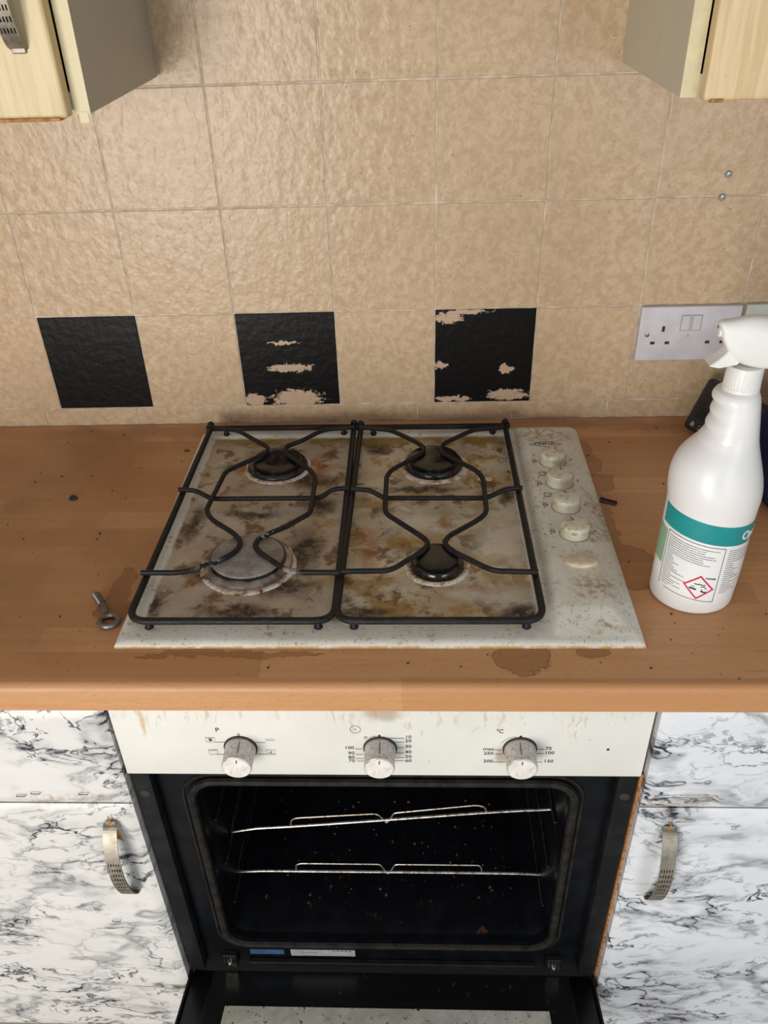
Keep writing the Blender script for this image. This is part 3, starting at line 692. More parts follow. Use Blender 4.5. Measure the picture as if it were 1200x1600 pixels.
# right dial print
bm = bmesh.new(); fas_text(bm, '\u00b0C', .3870, -.0772, .0084, 1.0); on_fas('dial_lettering', bm)
bm = bmesh.new(); q = lathe(bmesh.new(), [(.0015, 0), (.0015, .0003)], (.4102, YFAS, -.0852), 14, axis='Y'); merge(bm, q); pline(bm, [(.408 - .021 * math.sin(a * .12), -.106 + .0208 * math.cos(a * .12)) for a in range(1, 10)], .00025); on_fas('zero_mark', bm)
for s, x, z in [('max', .3758, -.1058), ('250', .3762, -.1130), ('200', .3762, -.1262), ('75', .4424, -.1045), ('100', .4440, -.1118), ('150', .4440, -.1258)]:
    bm = bmesh.new(); fas_text(bm, s, x, z, .0066, 1.25); on_fas('dial_numeral', bm)
for x0, x1, z in [(.3823, .3900, -.1069), (.3830, .3915, -.1140), (.3815, .3960, -.1273), (.4290, .4380, -.1058), (.4290, .4380, -.1128), (.4285, .4370, -.1272)]: on_fas('dial_tick', hline(bmesh.new(), x0, x1, z))
ovj('indicator_light', lathe(bmesh.new(), [(.0017, -.001), (.0017, .0004), (.001, .0007)], (.508, YFAS, -.1057), 14, axis='Y'), M['hole'])
for kx, ang in ((.0965, .12), (.2545, .03), (.4105, -.08)):
    k = obj('control_knob', lathe(bmesh.new(), [(.0176, 0), (.0178, .002), (.0176, .004), (.0168, .024), (.0172, .0268), (.0168, .0285), (.0158, .0290)], (0, 0, 0), 40, axis='Y'), M['oknob'], oven, smooth=True)
    k.location = OO + Vector((kx, YFAS, -.1060)); k.rotation_euler = (0, ang, 0)
    obj('knob_face', lathe(bmesh.new(), [(.0157, .0286), (.0155, .0293), (.012, .0296), (.001, .0297)], (0, 0, 0), 36, axis='Y'), M['knobface'], k, smooth=True, label='spun metal knob face painted bright as if lit')
    obj('knob_seal', lathe(bmesh.new(), [(.0192, -.0002), (.0192, .0012), (.017, .0014)], (0, 0, .0008), 36, axis='Y'), M['hole'], k)
    bm = bx(-.0005, .0005, -.0300, -.0296, .0085, .0135); box(bm, -.0004, .0004, -.022, -.006, .0168, .0176); obj('pointer_line', bm, M['print'], k)
# body plate with rounded opening, gasket, cavity
n = 8
CI = (.0245, .4795, -.541, -.192)
inner = rrect(CI[0], CI[1], CI[2], CI[3], .030, n); outer = rrect(OX0 + .002, OX1 - .002, -.680, -.150, .002, n)
ovj('front_frame', loft(bmesh.new(), [[(x, YPL + .02, z) for x, z in outer], [(x, YPL, z) for x, z in outer], [(x, YPL, z) for x, z in inner], [(x, YPL + .012, z) for x, z in inner]]), M['oblack'], smooth=True)
g_in = rrect(CI[0] - .006, CI[1] + .006, CI[2] - .007, CI[3] + .007, .034, 10)
ovj('door_gasket', tube(bmesh.new(), [(x, YPL - .003, z) for x, z in g_in], .0055, 8, closed=True), M['gasket'], smooth=True)
g2 = rrect(CI[0] - .016, CI[1] + .016, CI[2] - .017, CI[3] + .017, .040, 10)
ovj('pressed_rib', tube(bmesh.new(), [(x, YPL - .0005, z) for x, z in g2], .0022, 6, closed=True), M['gasket'], smooth=True)
cav = [[(x, y, z) for x, z in rrect(CI[0] + d, CI[1] - d, CI[2] + d, CI[3] - d, .030, n)] for y, d in ((YPL + .012, 0), (YPL + .03, .004), (-.20, .008))]
ovj('oven_cavity', loft(bmesh.new(), cav, cap1=True), M['cavity'], smooth=True)
ovj('fan_cover', lathe(bmesh.new(), [(.09, 0), (.09, .004), (.082, .008), (.02, .008)], (.252, -.201, -.365), 32, axis='Y'), M['cavity'], smooth=True)
for sx in (-1, 1):      # side flanges with their screws
    xe = OX0 + .0015 if sx < 0 else OX1 - .0015; a, b = (xe, xe + .022) if sx < 0 else (xe - .022, xe)
    ovj('side_flange', bx(a, b, YPL - .016, YPL - .0005, -.600, -.1535, bev=.002, seg=2), M['flange'], smooth=True)
    xs = (a + b) / 2
    ovj('flange_screw', lathe(bmesh.new(), [(.0062, 0), (.0058, .0012), (.004, .0012), (.0036, .0004), (.0005, .0004)], (xs, YPL - .016, -.192), 18, axis='Y'), M['hole'], smooth=True)
    for k, z in enumerate((-.245, -.30, -.355)):  # embossed shelf marks
        if sx < 0: ovj('shelf_mark', bx(.004, .009, YPL - .0012, YPL, z - .0045, z - .0033), M['gasket'])
    # hinges
    hx = .018 if sx < 0 else .4925
    h = ovj('door_hinge', bx(hx - .0105, hx + .0105, YPL - .010, YPL, -.6005, -.571, bev=.0012), M['flange'])
    bm = bmesh.new()
    for q in (-.007, -.0025, .0025, .007): box(bm, hx + q - .0011, hx + q + .0011, YPL - .0125, YPL - .010, -.597, -.574)
    o = obj('hinge_rib', bm, M['screw'], h)
    obj('hinge_pin', lathe(bmesh.new(), [(.0032, 0), (.003, .0045), (.001, .006)], (hx, YPL - .010, -.586), 12, axis='Y'), M['screw'], h, smooth=True)
for sx, side in ((CI[0] + .004, 1), (CI[1] - .004, -1)):   # shelf runners
    for z in (-.30, -.3975, -.4905):
        ovj('shelf_runner', tube(bmesh.new(), [(sx + side * .002, -.545, z), (sx + side * .004, -.23, z)], .0022, 6), M['darkwire'], smooth=True)
lip = ovj('lower_lip', bx(.045, .466, YPL - .009, YPL - .0005, -.6000, -.5895, bev=.001), M['flange'])
ovj('rating_label', bx(.0475, .098, YPL - .0006, YPL, -.5805, -.5685), M['blue_l'], label='blue sticker below the cavity')
rl = ovj('rating_label', bx(.108, .203, YPL - .0006, YPL, -.5835, -.5675), M['white_l'], label='silver sticker below the cavity')
bm = bmesh.new()
for k in range(3): box(bm, .110, .128 + .02 * (k % 2), YPL - .0008, YPL - .0006, -.571 - k * .004, -.5705 - k * .004)
for k in range(5): box(bm, .170 + k * .006, .174 + k * .006, YPL - .0008, YPL - .0006, -.5705, -.5690)
obj('label_print', bm, M['print'], rl, kind='stuff')
# door, hinged at its foot and tipped a little above horizontal
door = bpy.data.objects.new('oven_door', None); COL.objects.link(door); door.parent = oven
door.location = OO + Vector((.254, -.5825, -.6035)); door.rotation_euler = (math.radians(-14), 0, 0)
DW = .2975
def dj(name, bm, mat, **k): return obj(name, bm, mat, door, **k)
dj('door_liner', bx(-DW + .004, DW - .004, -.435, .0, -.030, -.004, bev=.003, seg=2), M['oblack'], smooth=True)
dj('outer_panel', bx(-DW, DW, -.440, -.002, -.036, -.0302, bev=.002), M['fascia'])
for s in (-1, 1):
    dj('door_side', bx(s * DW - (.003 if s > 0 else 0), s * DW + (.003 if s < 0 else 0), -.437, -.001, -.030, -.001), M['flange'])
    dj('glass_clip', bx(s * .245 - .012, s * .245 + .012, -.425, -.405, -.004, .003, bev=.001), M['flange'])
dj('glass_border', bx(-.262, .262, -.425, -.004, -.004, .0002, bev=.0008), M['dark_glass'])
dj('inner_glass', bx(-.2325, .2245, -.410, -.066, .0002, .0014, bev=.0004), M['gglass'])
hb = dj('door_handle', tube(bmesh.new(), [(-.24, -.405, -.072), (.24, -.405, -.072)], .009, 14), M['fascia'], smooth=True)
for s in (-1, 1): obj('handle_post', tube(bmesh.new(), [(s * .215, -.405, -.036), (s * .215, -.405, -.070)], .007, 10), M['fascia'], hb, smooth=True)

# ------------------------------------------------------------------ oven shelves
def rack(bar, wire, label):
    r = empty('oven_shelf', label, 'oven shelf', (.2555, -.50, bar[0][1]), group='wire shelves in the oven')
    off = -Vector(r.location)
    def part(n_, bm, m): o = obj(n_, bm, m, r, smooth=True); o.location = off; return o
    part('front_rod', tube(bmesh.new(), smooth_path([(x, -.5, z) for x, z in bar], 2), .0021, 8), M['chrome'])
    part('raised_rail', tube(bmesh.new(), fillet([(x, -.5, z) for x, z in wire], .005, 3), .0013, 7), M['railwire'])
    zl, zr = bar[0][1], bar[-2][1]
    for x, z in ((bar[0][0], zl), (bar[-2][0], zr)):
        part('side_rod', tube(bmesh.new(), [(x, -.5, z), (x, -.492, z + .006), (x, -.24, z + .006)], .0021, 6), M['darkwire'])
    part('rear_rod', tube(bmesh.new(), [(bar[0][0], -.24, zl + .006), (bar[-2][0], -.24, zr + .006)], .0021, 6), M['darkwire'])
rack([(.0323, -.3877), (.0681, -.3784), (.1185, -.3733), (.2493, -.3572), (.3812, -.3401), (.4417, -.3338), (.4767, -.3307), (.4800, -.3197)],
     [(.1181, -.3755), (.1191, -.3600), (.1267, -.3546), (.2391, -.3437), (.2460, -.3516), (.2518, -.3640), (.2573, -.3586), (.2629, -.3420), (.3762, -.3236), (.3868, -.3270), (.391, -.3402)],
     'upper bare wire oven shelf, tilted up to the right')
rack([(.0291, -.4832), (.0639, -.4800), (.1134, -.4797), (.246, -.4795), (.3961, -.4797), (.452, -.4803), (.4770, -.4814), (.4800, -.4700)],
     [(.1161, -.4807), (.1175, -.4640), (.1246, -.4608), (.2409, -.4608), (.2462, -.4729), (.2515, -.4856), (.2573, -.4750), (.2624, -.4608), (.3842, -.4608), (.3881, -.4660), (.3897, -.4803)],
     'lower level wire oven shelf with raised rail')
# burnt crumbs on the cavity floor and back
bm = bmesh.new()
for k in range(110):
    x = random.uniform(.06, .45); y = random.uniform(-.52, -.23); s = random.uniform(.0007, .0026)
    q = bmesh.new(); bmesh.ops.create_icosphere(q, subdivisions=1, radius=s)
    for v in q.verts: v.co *= random.uniform(.6, 1.3)
    merge(bm, q, Matrix.Translation((x, y, -.5325 + s * .5)))
cr = obj('burnt_crumbs', bm, plain('burnt_crumbs', (.07, .032, .016), .7, 0, .95, 60)); tag(cr, 'scattered burnt crumbs on the oven cavity floor', 'crumbs', kind='stuff')

# ------------------------------------------------------------------ base units
def marble_panel(x0, x1, z0, z1, y0, y1, seed, creases=()):
    """front board wrapped in vinyl: bevelled box whose face is a fine, slightly rumpled grid"""
    bm = bmesh.new(); nx = max(8, int((x1 - x0) / .008)); nz = max(8, int((z1 - z0) / .008)); V = []
    r = .004
    for j in range(nz + 1):
        R = []
        for i in range(nx + 1):
            x = x0 + (x1 - x0) * i / nx; z = z0 + (z1 - z0) * j / nz
            e = min(x - x0, x1 - x, z - z0, z1 - z); edge = r * (1 - math.sqrt(max(0, 1 - (1 - min(1, e / .006)) ** 2)))
            a = noise.noise(Vector((x * 9 + seed, z * 14, seed))) * .0010 + (1 - abs(noise.noise(Vector((x * 13 + seed, z * 17, 3.1))) * 2)) ** 4 * .0011
            for (ax, az, bx_, bz, w_, h_) in creases:
                d = Vector((bx_ - ax, bz - az)); L = d.length; d.normalize(); q = Vector((x - ax, z - az)); u = q.dot(d); pd = abs(q.x * d.y - q.y * d.x)
                if 0 < u < L: a += h_ * math.exp(-(pd / w_) ** 2) * math.sin(PI * u / L)
            R.append(bm.verts.new((x, y0 + edge - a * min(1, e / .012), z)))
        V.append(R)
    for a, b in zip(V, V[1:]):
        for k in range(nx): bm.faces.new((a[k], a[k + 1], b[k + 1], b[k]))
    per = V[0] + [q[-1] for q in V[1:]] + V[-1][-2::-1] + [q[0] for q in V[-2:0:-1]]
    low = [bm.verts.new((v.co.x, y1, v.co.z)) for v in per]
    for k in range(len(per)): bm.faces.new((per[k - 1], per[k], low[k], low[k - 1]))
    bm.faces.new(low)
    return bm
def strap_handle(parent, off, x, zt, zb, yd, mirror=1):
    """bowed flat strap, perforated with 5 x 9 square holes"""
    bm = bmesh.new(); w_ = .0175; ncol = 11; nrow = 60
    def P(u, v):      # u across 0..1, v down 0..1
        z = zt + (zb - zt) * v
        b = math.sin(PI * min(1, max(0, v))) ** .55 * .027
        dx = mirror * (.010 - .018 * (v - .5) ** 2 * 4 + .008 * (1 - math.sin(PI * v)))
        return Vector((x + (u - .5) * w_ + mirror * .0 , yd - b, z))
    G = [[bm.verts.new(P(i / ncol, j / nrow)) for i in range(ncol + 1)] for j in range(nrow + 1)]
    for j in range(nrow):
        for i in range(ncol):
            hole = (i % 2 == 1) and 20 <= j < 56 and (j % 4 in (0, 1))
            if not hole: bm.faces.new((G[j][i], G[j][i + 1], G[j + 1][i + 1], G[j + 1][i]))
    h = obj('strap_handle', bm, M['strap'], parent); h.location = off
    sm = h.modifiers.new('solid', 'SOLIDIFY'); sm.thickness = .0013; sm.offset = 0
    bm = bmesh.new(); V = []
    for j in range(25):
        v = .02 + .96 * j / 24; a, b = P(.06, v), P(.94, v); a.y += .0022; b.y += .0022; V.append((bm.verts.new(a), bm.verts.new(b)))
    for a, b in zip(V, V[1:]): bm.faces.new((a[0], a[1], b[1], b[0]))
    ln = obj('hole_shade_strip', bm, M['hole'], h); sm = ln.modifiers.new('solid', 'SOLIDIFY'); sm.thickness = .0008  # added dark strip that gives the perforations their shade
    for z in (zt, zb):
        q = obj('handle_foot', bx(x - .007, x + .007, yd - .0025, yd, z - .004, z + .004, bev=.001), M['strap'], h)
    return h
def base_unit(name, x0, x1, mat, label, hx, staples, seed, creases, brown):
    u = empty(name, label, 'cabinet', ((x0 + x1) / 2, -.30, -.87), group='marble-covered base units'); off = -Vector(u.location)
    def part(n_, bm, m, **k): o = obj(n_, bm, m, u, **k); o.location = off; return o
    part('carcass', bx(x0 + .0005, x1 - .0005, -.5835, -.02, -.76, -.0395), M['carcass'])
    part('plinth', bx(x0, x1, -.54, -.52, -.87, -.76), M['carcass'])
    dr = part('drawer_front', marble_panel(x0, x1, -.1985, -.0415, -.6005, -.584, seed), mat, smooth=True)
    do = part('cabinet_door', marble_panel(x0, x1, -.755, -.2015, -.6005, -.584, seed + 5, creases), mat, smooth=True)
    if brown: part('raw_edge', bx(brown[0], brown[1], -.586, -.560, -.755, -.155), M['raw'], label='bare brown chipboard edge')
    strap_handle(do, (0, 0, 0), hx, -.2290, -.3700, -.6035)
    bmf = bmesh.new(); s = 1 if hx < .2 else 1
    vs = [bmf.verts.new(p) for p in ((hx + .000, -.6045, -.214), (hx + .010, -.6045, -.262), (hx - .002, -.6065, -.250), (hx + .000, -.6060, -.214), (hx + .010, -.6060, -.262), (hx - .002, -.608, -.250))]
    for f in ((0, 1, 2), (3, 5, 4), (0, 3, 4, 1), (1, 4, 5, 2), (2, 5, 3, 0)): bmf.faces.new([vs[k] for k in f])
    obj('brown_flap', bmf, M['raw'], do, label='brown triangular flap behind the handle')  # flat brown triangle at the handle's upper end
    for sx_, sz_ in staples:
        bm = tube(bmesh.new(), [(sx_ - .0055, -.6025, sz_), (sx_ - .0055, -.6045, sz_), (sx_ + .0055, -.6045, sz_ + random.uniform(-.0006, .0006)), (sx_ + .0055, -.6025, sz_)], .0006, 5)
        obj('staple', bm, M['staple'], dr if sz_ > -.2 else do)
    return u
base_unit('base_unit', -.60, -.0455, M['marbleL'], 'marble-vinyl-covered base unit left of the oven, warm white', -.0765,
          [(-.1547, -.1739), (-.1731, -.1788), (-.0973, -.1745), (-.1159, -.444)], 1.7,
          [(-.22, -.40, -.17, -.52, .004, .0018), (-.10, -.47, -.12, -.40, .004, .0014), (-.09, -.52, -.12, -.60, .004, .0018), (-.2, -.55, -.05, -.48, .005, .001)], None)
base_unit('base_unit', .5560, 1.15, M['marbleR'], 'marble-vinyl-covered base unit right of the oven, white tinted cool as by its light', .5930, [], 8.2,
          [(.600, -.39, .638, -.47, .003, -.0022), (.638, -.47, .66, -.40, .006, .0018), (.638, -.47, .625, -.60, .007, .0018), (.638, -.47, .645, -.52, .004, .0018), (.575, -.25, .59, -.29, .003, .0015)], (.5530, .5558))

# ------------------------------------------------------------------ wall cupboards
def wall_unit(x0, x1, yf, zb, right_visible, mside, mdoor, dx0, dx1, zt, label):
    yb = min(TY * x0, TY * x1) - .0015
    u = empty('wall_cupboard', label, 'cupboard', ((x0 + x1) / 2, -.15, zb), group='maple wall cupboards'); off = -Vector(u.location)
    def part(n_, bm, m, **k): o = obj(n_, bm, m, u, **k); o.location = off; return o
    sxs = ((x0, x0 + .016), (x1 - .016, x1))
    for a, b in sxs:
        sp = part('side_panel', bx(a, b, yf + .0009, yb, zb, zt), mside)
        obj('edging_strip', bx(a, b, yf, yf + .0009, zb, zt), M['cream'], sp, label='cream front edging')
    part('bottom_panel', bx(x0 + .0161, x1 - .0161, yf, yb, zb + .004, zb + .020), mside)
    part('top_panel', bx(x0 + .0161, x1 - .0161, yf, yb, zt - .016, zt), mside)
    part('back_panel', bx(x0 + .0161, x1 - .0161, yb - .006, yb, zb + .0201, zt - .0161), mside)
    bm = bx(dx0, dx1, yf - .0194, yf - .0004, zb - .001, zt, bev=.004, seg=3)
    d = part('cupboard_door', bm, mdoor, smooth=True)
    return u, d, part
u, d, part = wall_unit(-.62, -.0305, -.285, .4925, True, M['side'], M['cdoor'], -.615, -.0475, 1.20, 'cream maple wall cupboard top left with side painted shaded grey and bow handle')
e0 = d.location
o = obj('chipped_edge', bx(-.30, -.055, -.3062, -.2880, .4895, .4928, bev=.0006), M['raw'], d, label='chipped brown lower edge')
obj('edging_tab', bx(-.0422, -.0330, -.2857, -.2849, .4845, .4945), M['cream'], u).location = -Vector(u.location)
strap_handle(d, (0, 0, 0), -.0795, .690, .5520, -.3046)
u2, d2, part2 = wall_unit(.5565, 1.15, -.285, .4925, False, M['side2'], M['cdoor2'], .5735, 1.145, 1.20, 'maple wall cupboard top right with olive-grey side panel painted as lit')
obj('chipped_edge', bx(.580, .593, -.3062, -.2880, .4905, .4935, bev=.0006), M['raw'], d2, label='chipped brown corner')

# ------------------------------------------------------------------ sockets, wall screws
def socket(x0, x1, z0, z1, mat, label, detail):
    yw = TY * (x0 + x1) / 2 - .0006
    s = empty('wall_socket' if detail else 'switch_plate', label, 'socket' if detail else 'switch plate', ((x0 + x1) / 2, yw, z0), (0, 0, TY))
    W = x1 - x0; H = z1 - z0
    obj('face_plate', bx(-W / 2, W / 2, -.0085, .001, 0, H, bev=.0025, seg=3), mat, s, smooth=True)
    if detail:
        def hole(x, z, w_, h_): obj('pin_slot', bx(x - w_ / 2, x + w_ / 2, -.0088, -.0080, z - h_ / 2, z + h_ / 2), M['hole'], s)
        for cx in (-.0385, .0425):
            hole(cx + .001, .050, .0042, .0085); hole(cx - .012, .0285, .0066, .0044); hole(cx + .0095, .0285, .0066, .0044)
        for cx in (-.0065, .0095):
            r = obj('rocker_switch', bx(cx - .0063, cx + .0063, -.0104, -.0080, .0475, .0700, bev=.0008), mat, s); r.rotation_euler = (0, 0, 0)
            obj('rocker_surround', bx(cx - .0072, cx + .0072, -.0088, -.0084, .0466, .0709), M['plug'], s)
        obj('plate_screw', lathe(bmesh.new(), [(.0036, 0), (.0034, .0012), (.001, .0016)], (-.0605, -.0085, .0415), 16, axis='Y'), M['screw'], s, smooth=True)
        bm = bx(-.0004, .0004, -.0089, -.0084, .0370, .0405); box(bm, .0006, .0014, -.0089, -.0084, .0382, .0395); obj('neon_mark', bm, M['plug'], s)
    else:
        obj('plate_switch', bx(-.02, .02, -.0110, -.0080, .02, .065, bev=.001), mat, s)
socket(.6275, .7735, .0975, .1805, M['socket'], 'white double wall socket behind the trigger of the spray bottle', True)
socket(.7790, .925, .0975, .1815, M['plate2'], 'pale grey-green wall plate at the right edge beside the double socket', False)
for (x, z, lb) in ((.7163, .3575, 'upper bare screw plug in the tiles on the right'), (.7139, .3285, 'lower screw plug on the grout line on the right')):
    s = empty('wall_screw', lb, 'screw', (x, TY * x - .0003, z), (0, 0, TY), 'screws left in the tiles')
    obj('wall_plug', lathe(bmesh.new(), [(.0052, -.001), (.0050, .0006), (.0038, .0009), (.0034, .0002)], (0, 0, 0), 18, axis='Y'), M['plug'], s, smooth=True)
    obj('screw_head', lathe(bmesh.new(), [(.0032, 0), (.0030, .0020), (.001, .0024)], (0, 0, 0), 16, axis='Y'), M['screw'], s, smooth=True)
    obj('screw_slot', bx(-.0026, .0026, -.0026, -.0021, -.0004, .0004), M['hole'], s)

# ------------------------------------------------------------------ spray bottle
BC = Vector((.6165, -.4415, 0))
bot = empty('spray_bottle', 'white trigger spray bottle with teal banded label standing on the worktop', 'bottle', BC)
# z, xl, xr (world), depth radius
BP = [(0.0, .572, .661, .0435), (.0015, .5705, .6625, .0448), (.006, .5700, .6632, .0455), (.010, .5705, .6628, .0452), (.013, .5703, .6630, .0453), (.045, .5700, .6640, .0458), (.085, .5702, .6642, .0458), (.110, .5703, .6648, .0458), (.131, .5700, .6655, .0462), (.134, .5690, .6662, .0470),
      (.145, .5676, .6655, .0478), (.156, .5668, .6635, .0470), (.169, .5678, .6597, .0438), (.181, .5712, .6557, .0395), (.1905, .5785, .6525, .0350), (.199, .5865, .6500, .0310), (.206, .5912, .6485, .0288), (.213, .5932, .6472, .0275), (.2225, .5948, .6455, .0268), (.228, .5955, .6445, .0264), (.234, .5960, .6433, .0260), (.2405, .5960, .6422, .0255),
      (.2465, .5950, .6410, .0248), (.2505, .5945, .6398, .0240), (.2545, .5960, .6380, .0220), (.2565, .6015, .6370, .0190), (.2585, .6040, .6365, .0165), (.262, .6045, .6360, .0160)]
BZ = sorted(set([b[0] for b in BP] + [.2005 + .0019 * k for k in range(28)]))
def brow(z):
    for a, b in zip(BP, BP[1:]):
        if z <= b[0]:
            t = (z - a[0]) / (b[0] - a[0]); return [a[i] + (b[i] - a[i]) * t for i in range(4)]
    return BP[-1]
def bsurf(th, z, off=0):
    """theta 0 = towards the room, positive to the right; local to the bottle"""
    _, xl, xr, ry = brow(z); cx = (xl + xr) / 2 - BC.x; rx = (xr - xl) / 2
    g = 0
    if .2 < z < .2545: g = .0013 * math.cos(2 * PI * (z - .2185) / .0148) * max(0, -math.sin(th)) ** 2 * sst(.200, .208, z) * sst(.2545, .250, z)
    return Vector((cx + (rx + off + g) * math.sin(th), -(ry + off) * math.cos(th), z))
bm = bmesh.new(); seg = 56
loft(bm, [[tuple(bsurf(-2 * PI * k / seg, z)) for k in range(seg)] for z in BZ], True, True)
body = obj('bottle_body', bm, M['bottle'], bot, smooth=True)
sub = body.modifiers.new('sub', 'SUBSURF'); sub.levels = 1; sub.render_levels = 1
def lab(th, z): return z - .0065 * math.sin(th)
def wrap(name, th0, th1, z0, z1, off, mat, nt=40, nz=4, uv=False, parent=bot):
    bm = bmesh.new(); L = bm.loops.layers.uv.new('UVMap') if uv else None
    V = [[bm.verts.new(bsurf(math.radians(th0 + (th1 - th0) * i / nt), lab(math.radians(th0 + (th1 - th0) * i / nt), z0 + (z1 - z0) * j / nz), off)) for i in range(nt + 1)] for j in range(nz + 1)]
    for j in range(nz):
        for i in range(nt):
            f = bm.faces.new((V[j][i], V[j][i + 1], V[j + 1][i + 1], V[j + 1][i]))
            if uv:
                for lo, (a, b) in zip(f.loops, ((i, j), (i + 1, j), (i + 1, j + 1), (i, j + 1))):
                    lo[L].uv = (math.radians((th1 - th0) * a / nt) * .046, (z1 - z0) * b / nz)
    o = obj(name, bm, mat, parent, smooth=True); return o
wrap('label_band', -88, 100, .0965, .1205, .00025, M['teal'], 48)
wrap('label_paper', -72, 100, .0175, .0962, .0002, M['lwhite'], 48)
wrap('label_block', -100, -73, .0460, .0900, .00025, M['green'], 12)
wrap('small_print', -69, 11, .0215, .0925, .0004, M['paper'], 40, 12, True)
wrap('small_print', 15, 62, .0290, .0925, .0004, M['paper'], 24, 12, True)
def wpos(p, th0, z0, off):   # flat label coordinates (metres) to the bottle
    th = th0 + p.x / .046; return bsurf(th, lab(th, z0 + p.y), off + p.z)
bm = bmesh.new()
def wline(a, b, r=.0003, n_=12): tube(bm, [wpos(Vector((a[0] + (b[0] - a[0]) * k / n_, a[1] + (b[1] - a[1]) * k / n_, 0)), 0, 0, .0005) for k in range(n_ + 1)], r, 4)
A_ = math.radians(-69.5) * .046; B_ = math.radians(11.5) * .046
wline((A_, .0930), (B_, .0930)); wline((B_, .0930), (B_, .0205)); wline((B_, .0205), (A_ + .008, .0205)); wline((A_, .0205), (A_, .0930))
obj('label_border', bm, M['print'], bot)
def wtext(s, th, z, size, mat, name, bold=0, off=.0006):
    q = text_bm(s, size, .0001, bold)
    for v in q.verts: v.co = wpos(v.co, math.radians(th), z, off)
    return obj(name, q, M[mat], bot)
wtext('DANGER', 1.3, .0525, .0027, 'print', 'danger_lettering', .0001)
wtext('Opti', 50, .1070, .0155, 'lwhite', 'band_lettering', .0004)
# hazard diamond
def diamond(cx, cz, r, off, mat, name, inner=None, parent=bot):
    q = bmesh.new(); N = 10
    out = []
    P_ = [(cx, cz + r), (cx + r, cz), (cx, cz - r), (cx - r, cz)]
    def ring(s): 
        R = []
        for k in range(4):
            a, b = P_[k], P_[(k + 1) % 4]
            for i in range(N):
                x = a[0] + (b[0] - a[0]) * i / N; z = a[1] + (b[1] - a[1]) * i / N
                R.append(q.verts.new(wpos(Vector((cx + (x - cx) * s, cz + (z - cz) * s, 0)), 0, 0, off)))
        return R
    rings = [ring(s) for s in ((1, .84) if inner else (1, .7, .4, .1))]
    for X_, Y_ in zip(rings, rings[1:]):
        for k in range(4 * N): q.faces.new((X_[k], X_[(k + 1) % (4 * N)], Y_[(k + 1) % (4 * N)], Y_[k]))
    if not inner: q.faces.new(rings[-1])
    return obj(name, q, mat, parent)
DC = (math.radians(-12) * .046, .0385)
diamond(DC[0], DC[1], .0165, .00055, M['lwhite'], 'hazard_diamond')
diamond(DC[0], DC[1], .0165, .0007, M['red'], 'diamond_border', True)
bm = bmesh.new()
def wl(pts, r): tube(bm, [wpos(Vector((DC[0] + a, DC[1] + b, 0)), 0, 0, .0009) for a, b in pts], r, 5)
wl([(-.0095, -.0025), (-.006, -.0028), (-.002, -.003)], .0009)                       # corroded bar
wl([(-.0075, .001), (-.006, -.0008), (-.0048, .0012), (-.004, -.0006)], .0003)
wl([(-.005, .0045), (-.001, .0040), (.001, .0052)], .0005); wl([(.001, .0048), (.005, .0040), (.0065, .0052)], .0005)   # two tilted tubes
wl([(.002, .0015), (.006, .0022), (.0085, -.0008)], .0004)
wl([(.003, -.004), (.006, -.0052), (.0085, -.0046)], .0008); wl([(.0035, -.002), (.0045, -.0032)], .0004)
obj('corrosive_symbol', bm, M['print'], bot)
# collar
bm = bmesh.new(); seg = 72; prof = [(.0158, .2545), (.0178, .2550), (.0182, .2565), (.0180, .2605), (.0172, .2612), (.0170, .2800), (.0166, .2818)]
rings = []
for r, z in prof:
    rings.append([bm.verts.new(((r + (.0005 if (k % 2 == 0 and .2608 < z < .281) else 0)) * math.cos(2 * PI * k / seg) + .003, (r + (.0005 if (k % 2 == 0 and .2608 < z < .281) else 0)) * math.sin(2 * PI * k / seg), z)) for k in range(seg)])
for A, B in zip(rings, rings[1:]):
    for k in range(seg): bm.faces.new((A[k], A[(k + 1) % seg], B[(k + 1) % seg], B[k]))
bm.faces.new(rings[-1]); bm.faces.new(rings[0][::-1])
obj('ribbed_collar', bm, M['trigger'], bot, smooth=True)
# trigger head: shroud lofted along x (nozzle at the left, rounded back at the right)
HS = [(-.0290, .0070, .3060, .3240, .2), (-.0265, .0095, .3020, .3270, .3), (-.018, .0110, .2920, .3275, .5), (-.008, .0140, .2850, .3305, .6), (.004, .0165, .2810, .3315, .7), (.018, .0185, .2790, .3300, .8), (.032, .0190, .2800, .3255, .9), (.044, .0180, .2830, .3190, .9), (.054, .0150, .2870, .3110, .9), (.060, .0085, .2920, .3040, 1)]
loops = []
for x, hy, zb_, zt_, k in HS:
    L_ = []; cz = (zb_ + zt_) / 2; hz = (zt_ - zb_) / 2
    for q in range(20):
        a = 2 * PI * q / 20; ca, sa = math.cos(a), math.sin(a)
        e = .62
        yy = math.copysign(abs(ca) ** e, ca) * hy * (1 - (.45 * k * max(0, sa) ** 2 if True else 0)); zz = cz + math.copysign(abs(sa) ** e, sa) * hz
        L_.append((x + .0 + (-.004 * sa if x < -.02 else 0), yy, zz))
    loops.append(L_)
hd = obj('trigger_head', loft(bmesh.new(), loops, True, True), M['trigger'], bot, smooth=True)
sb = hd.modifiers.new('sub', 'SUBSURF'); sb.levels = 1; sb.render_levels = 1
nozz = obj('nozzle', lathe(bmesh.new(), [(.0045, -.002), (.0046, .0015), (.0040, .002), (.0015, .002)], (0, 0, 0), 16), M['trigger'], bot, smooth=True)
nz = nozz; nz.location = (-.0290, 0, .3150); nz.rotation_euler = (0, -PI / 2, 0)
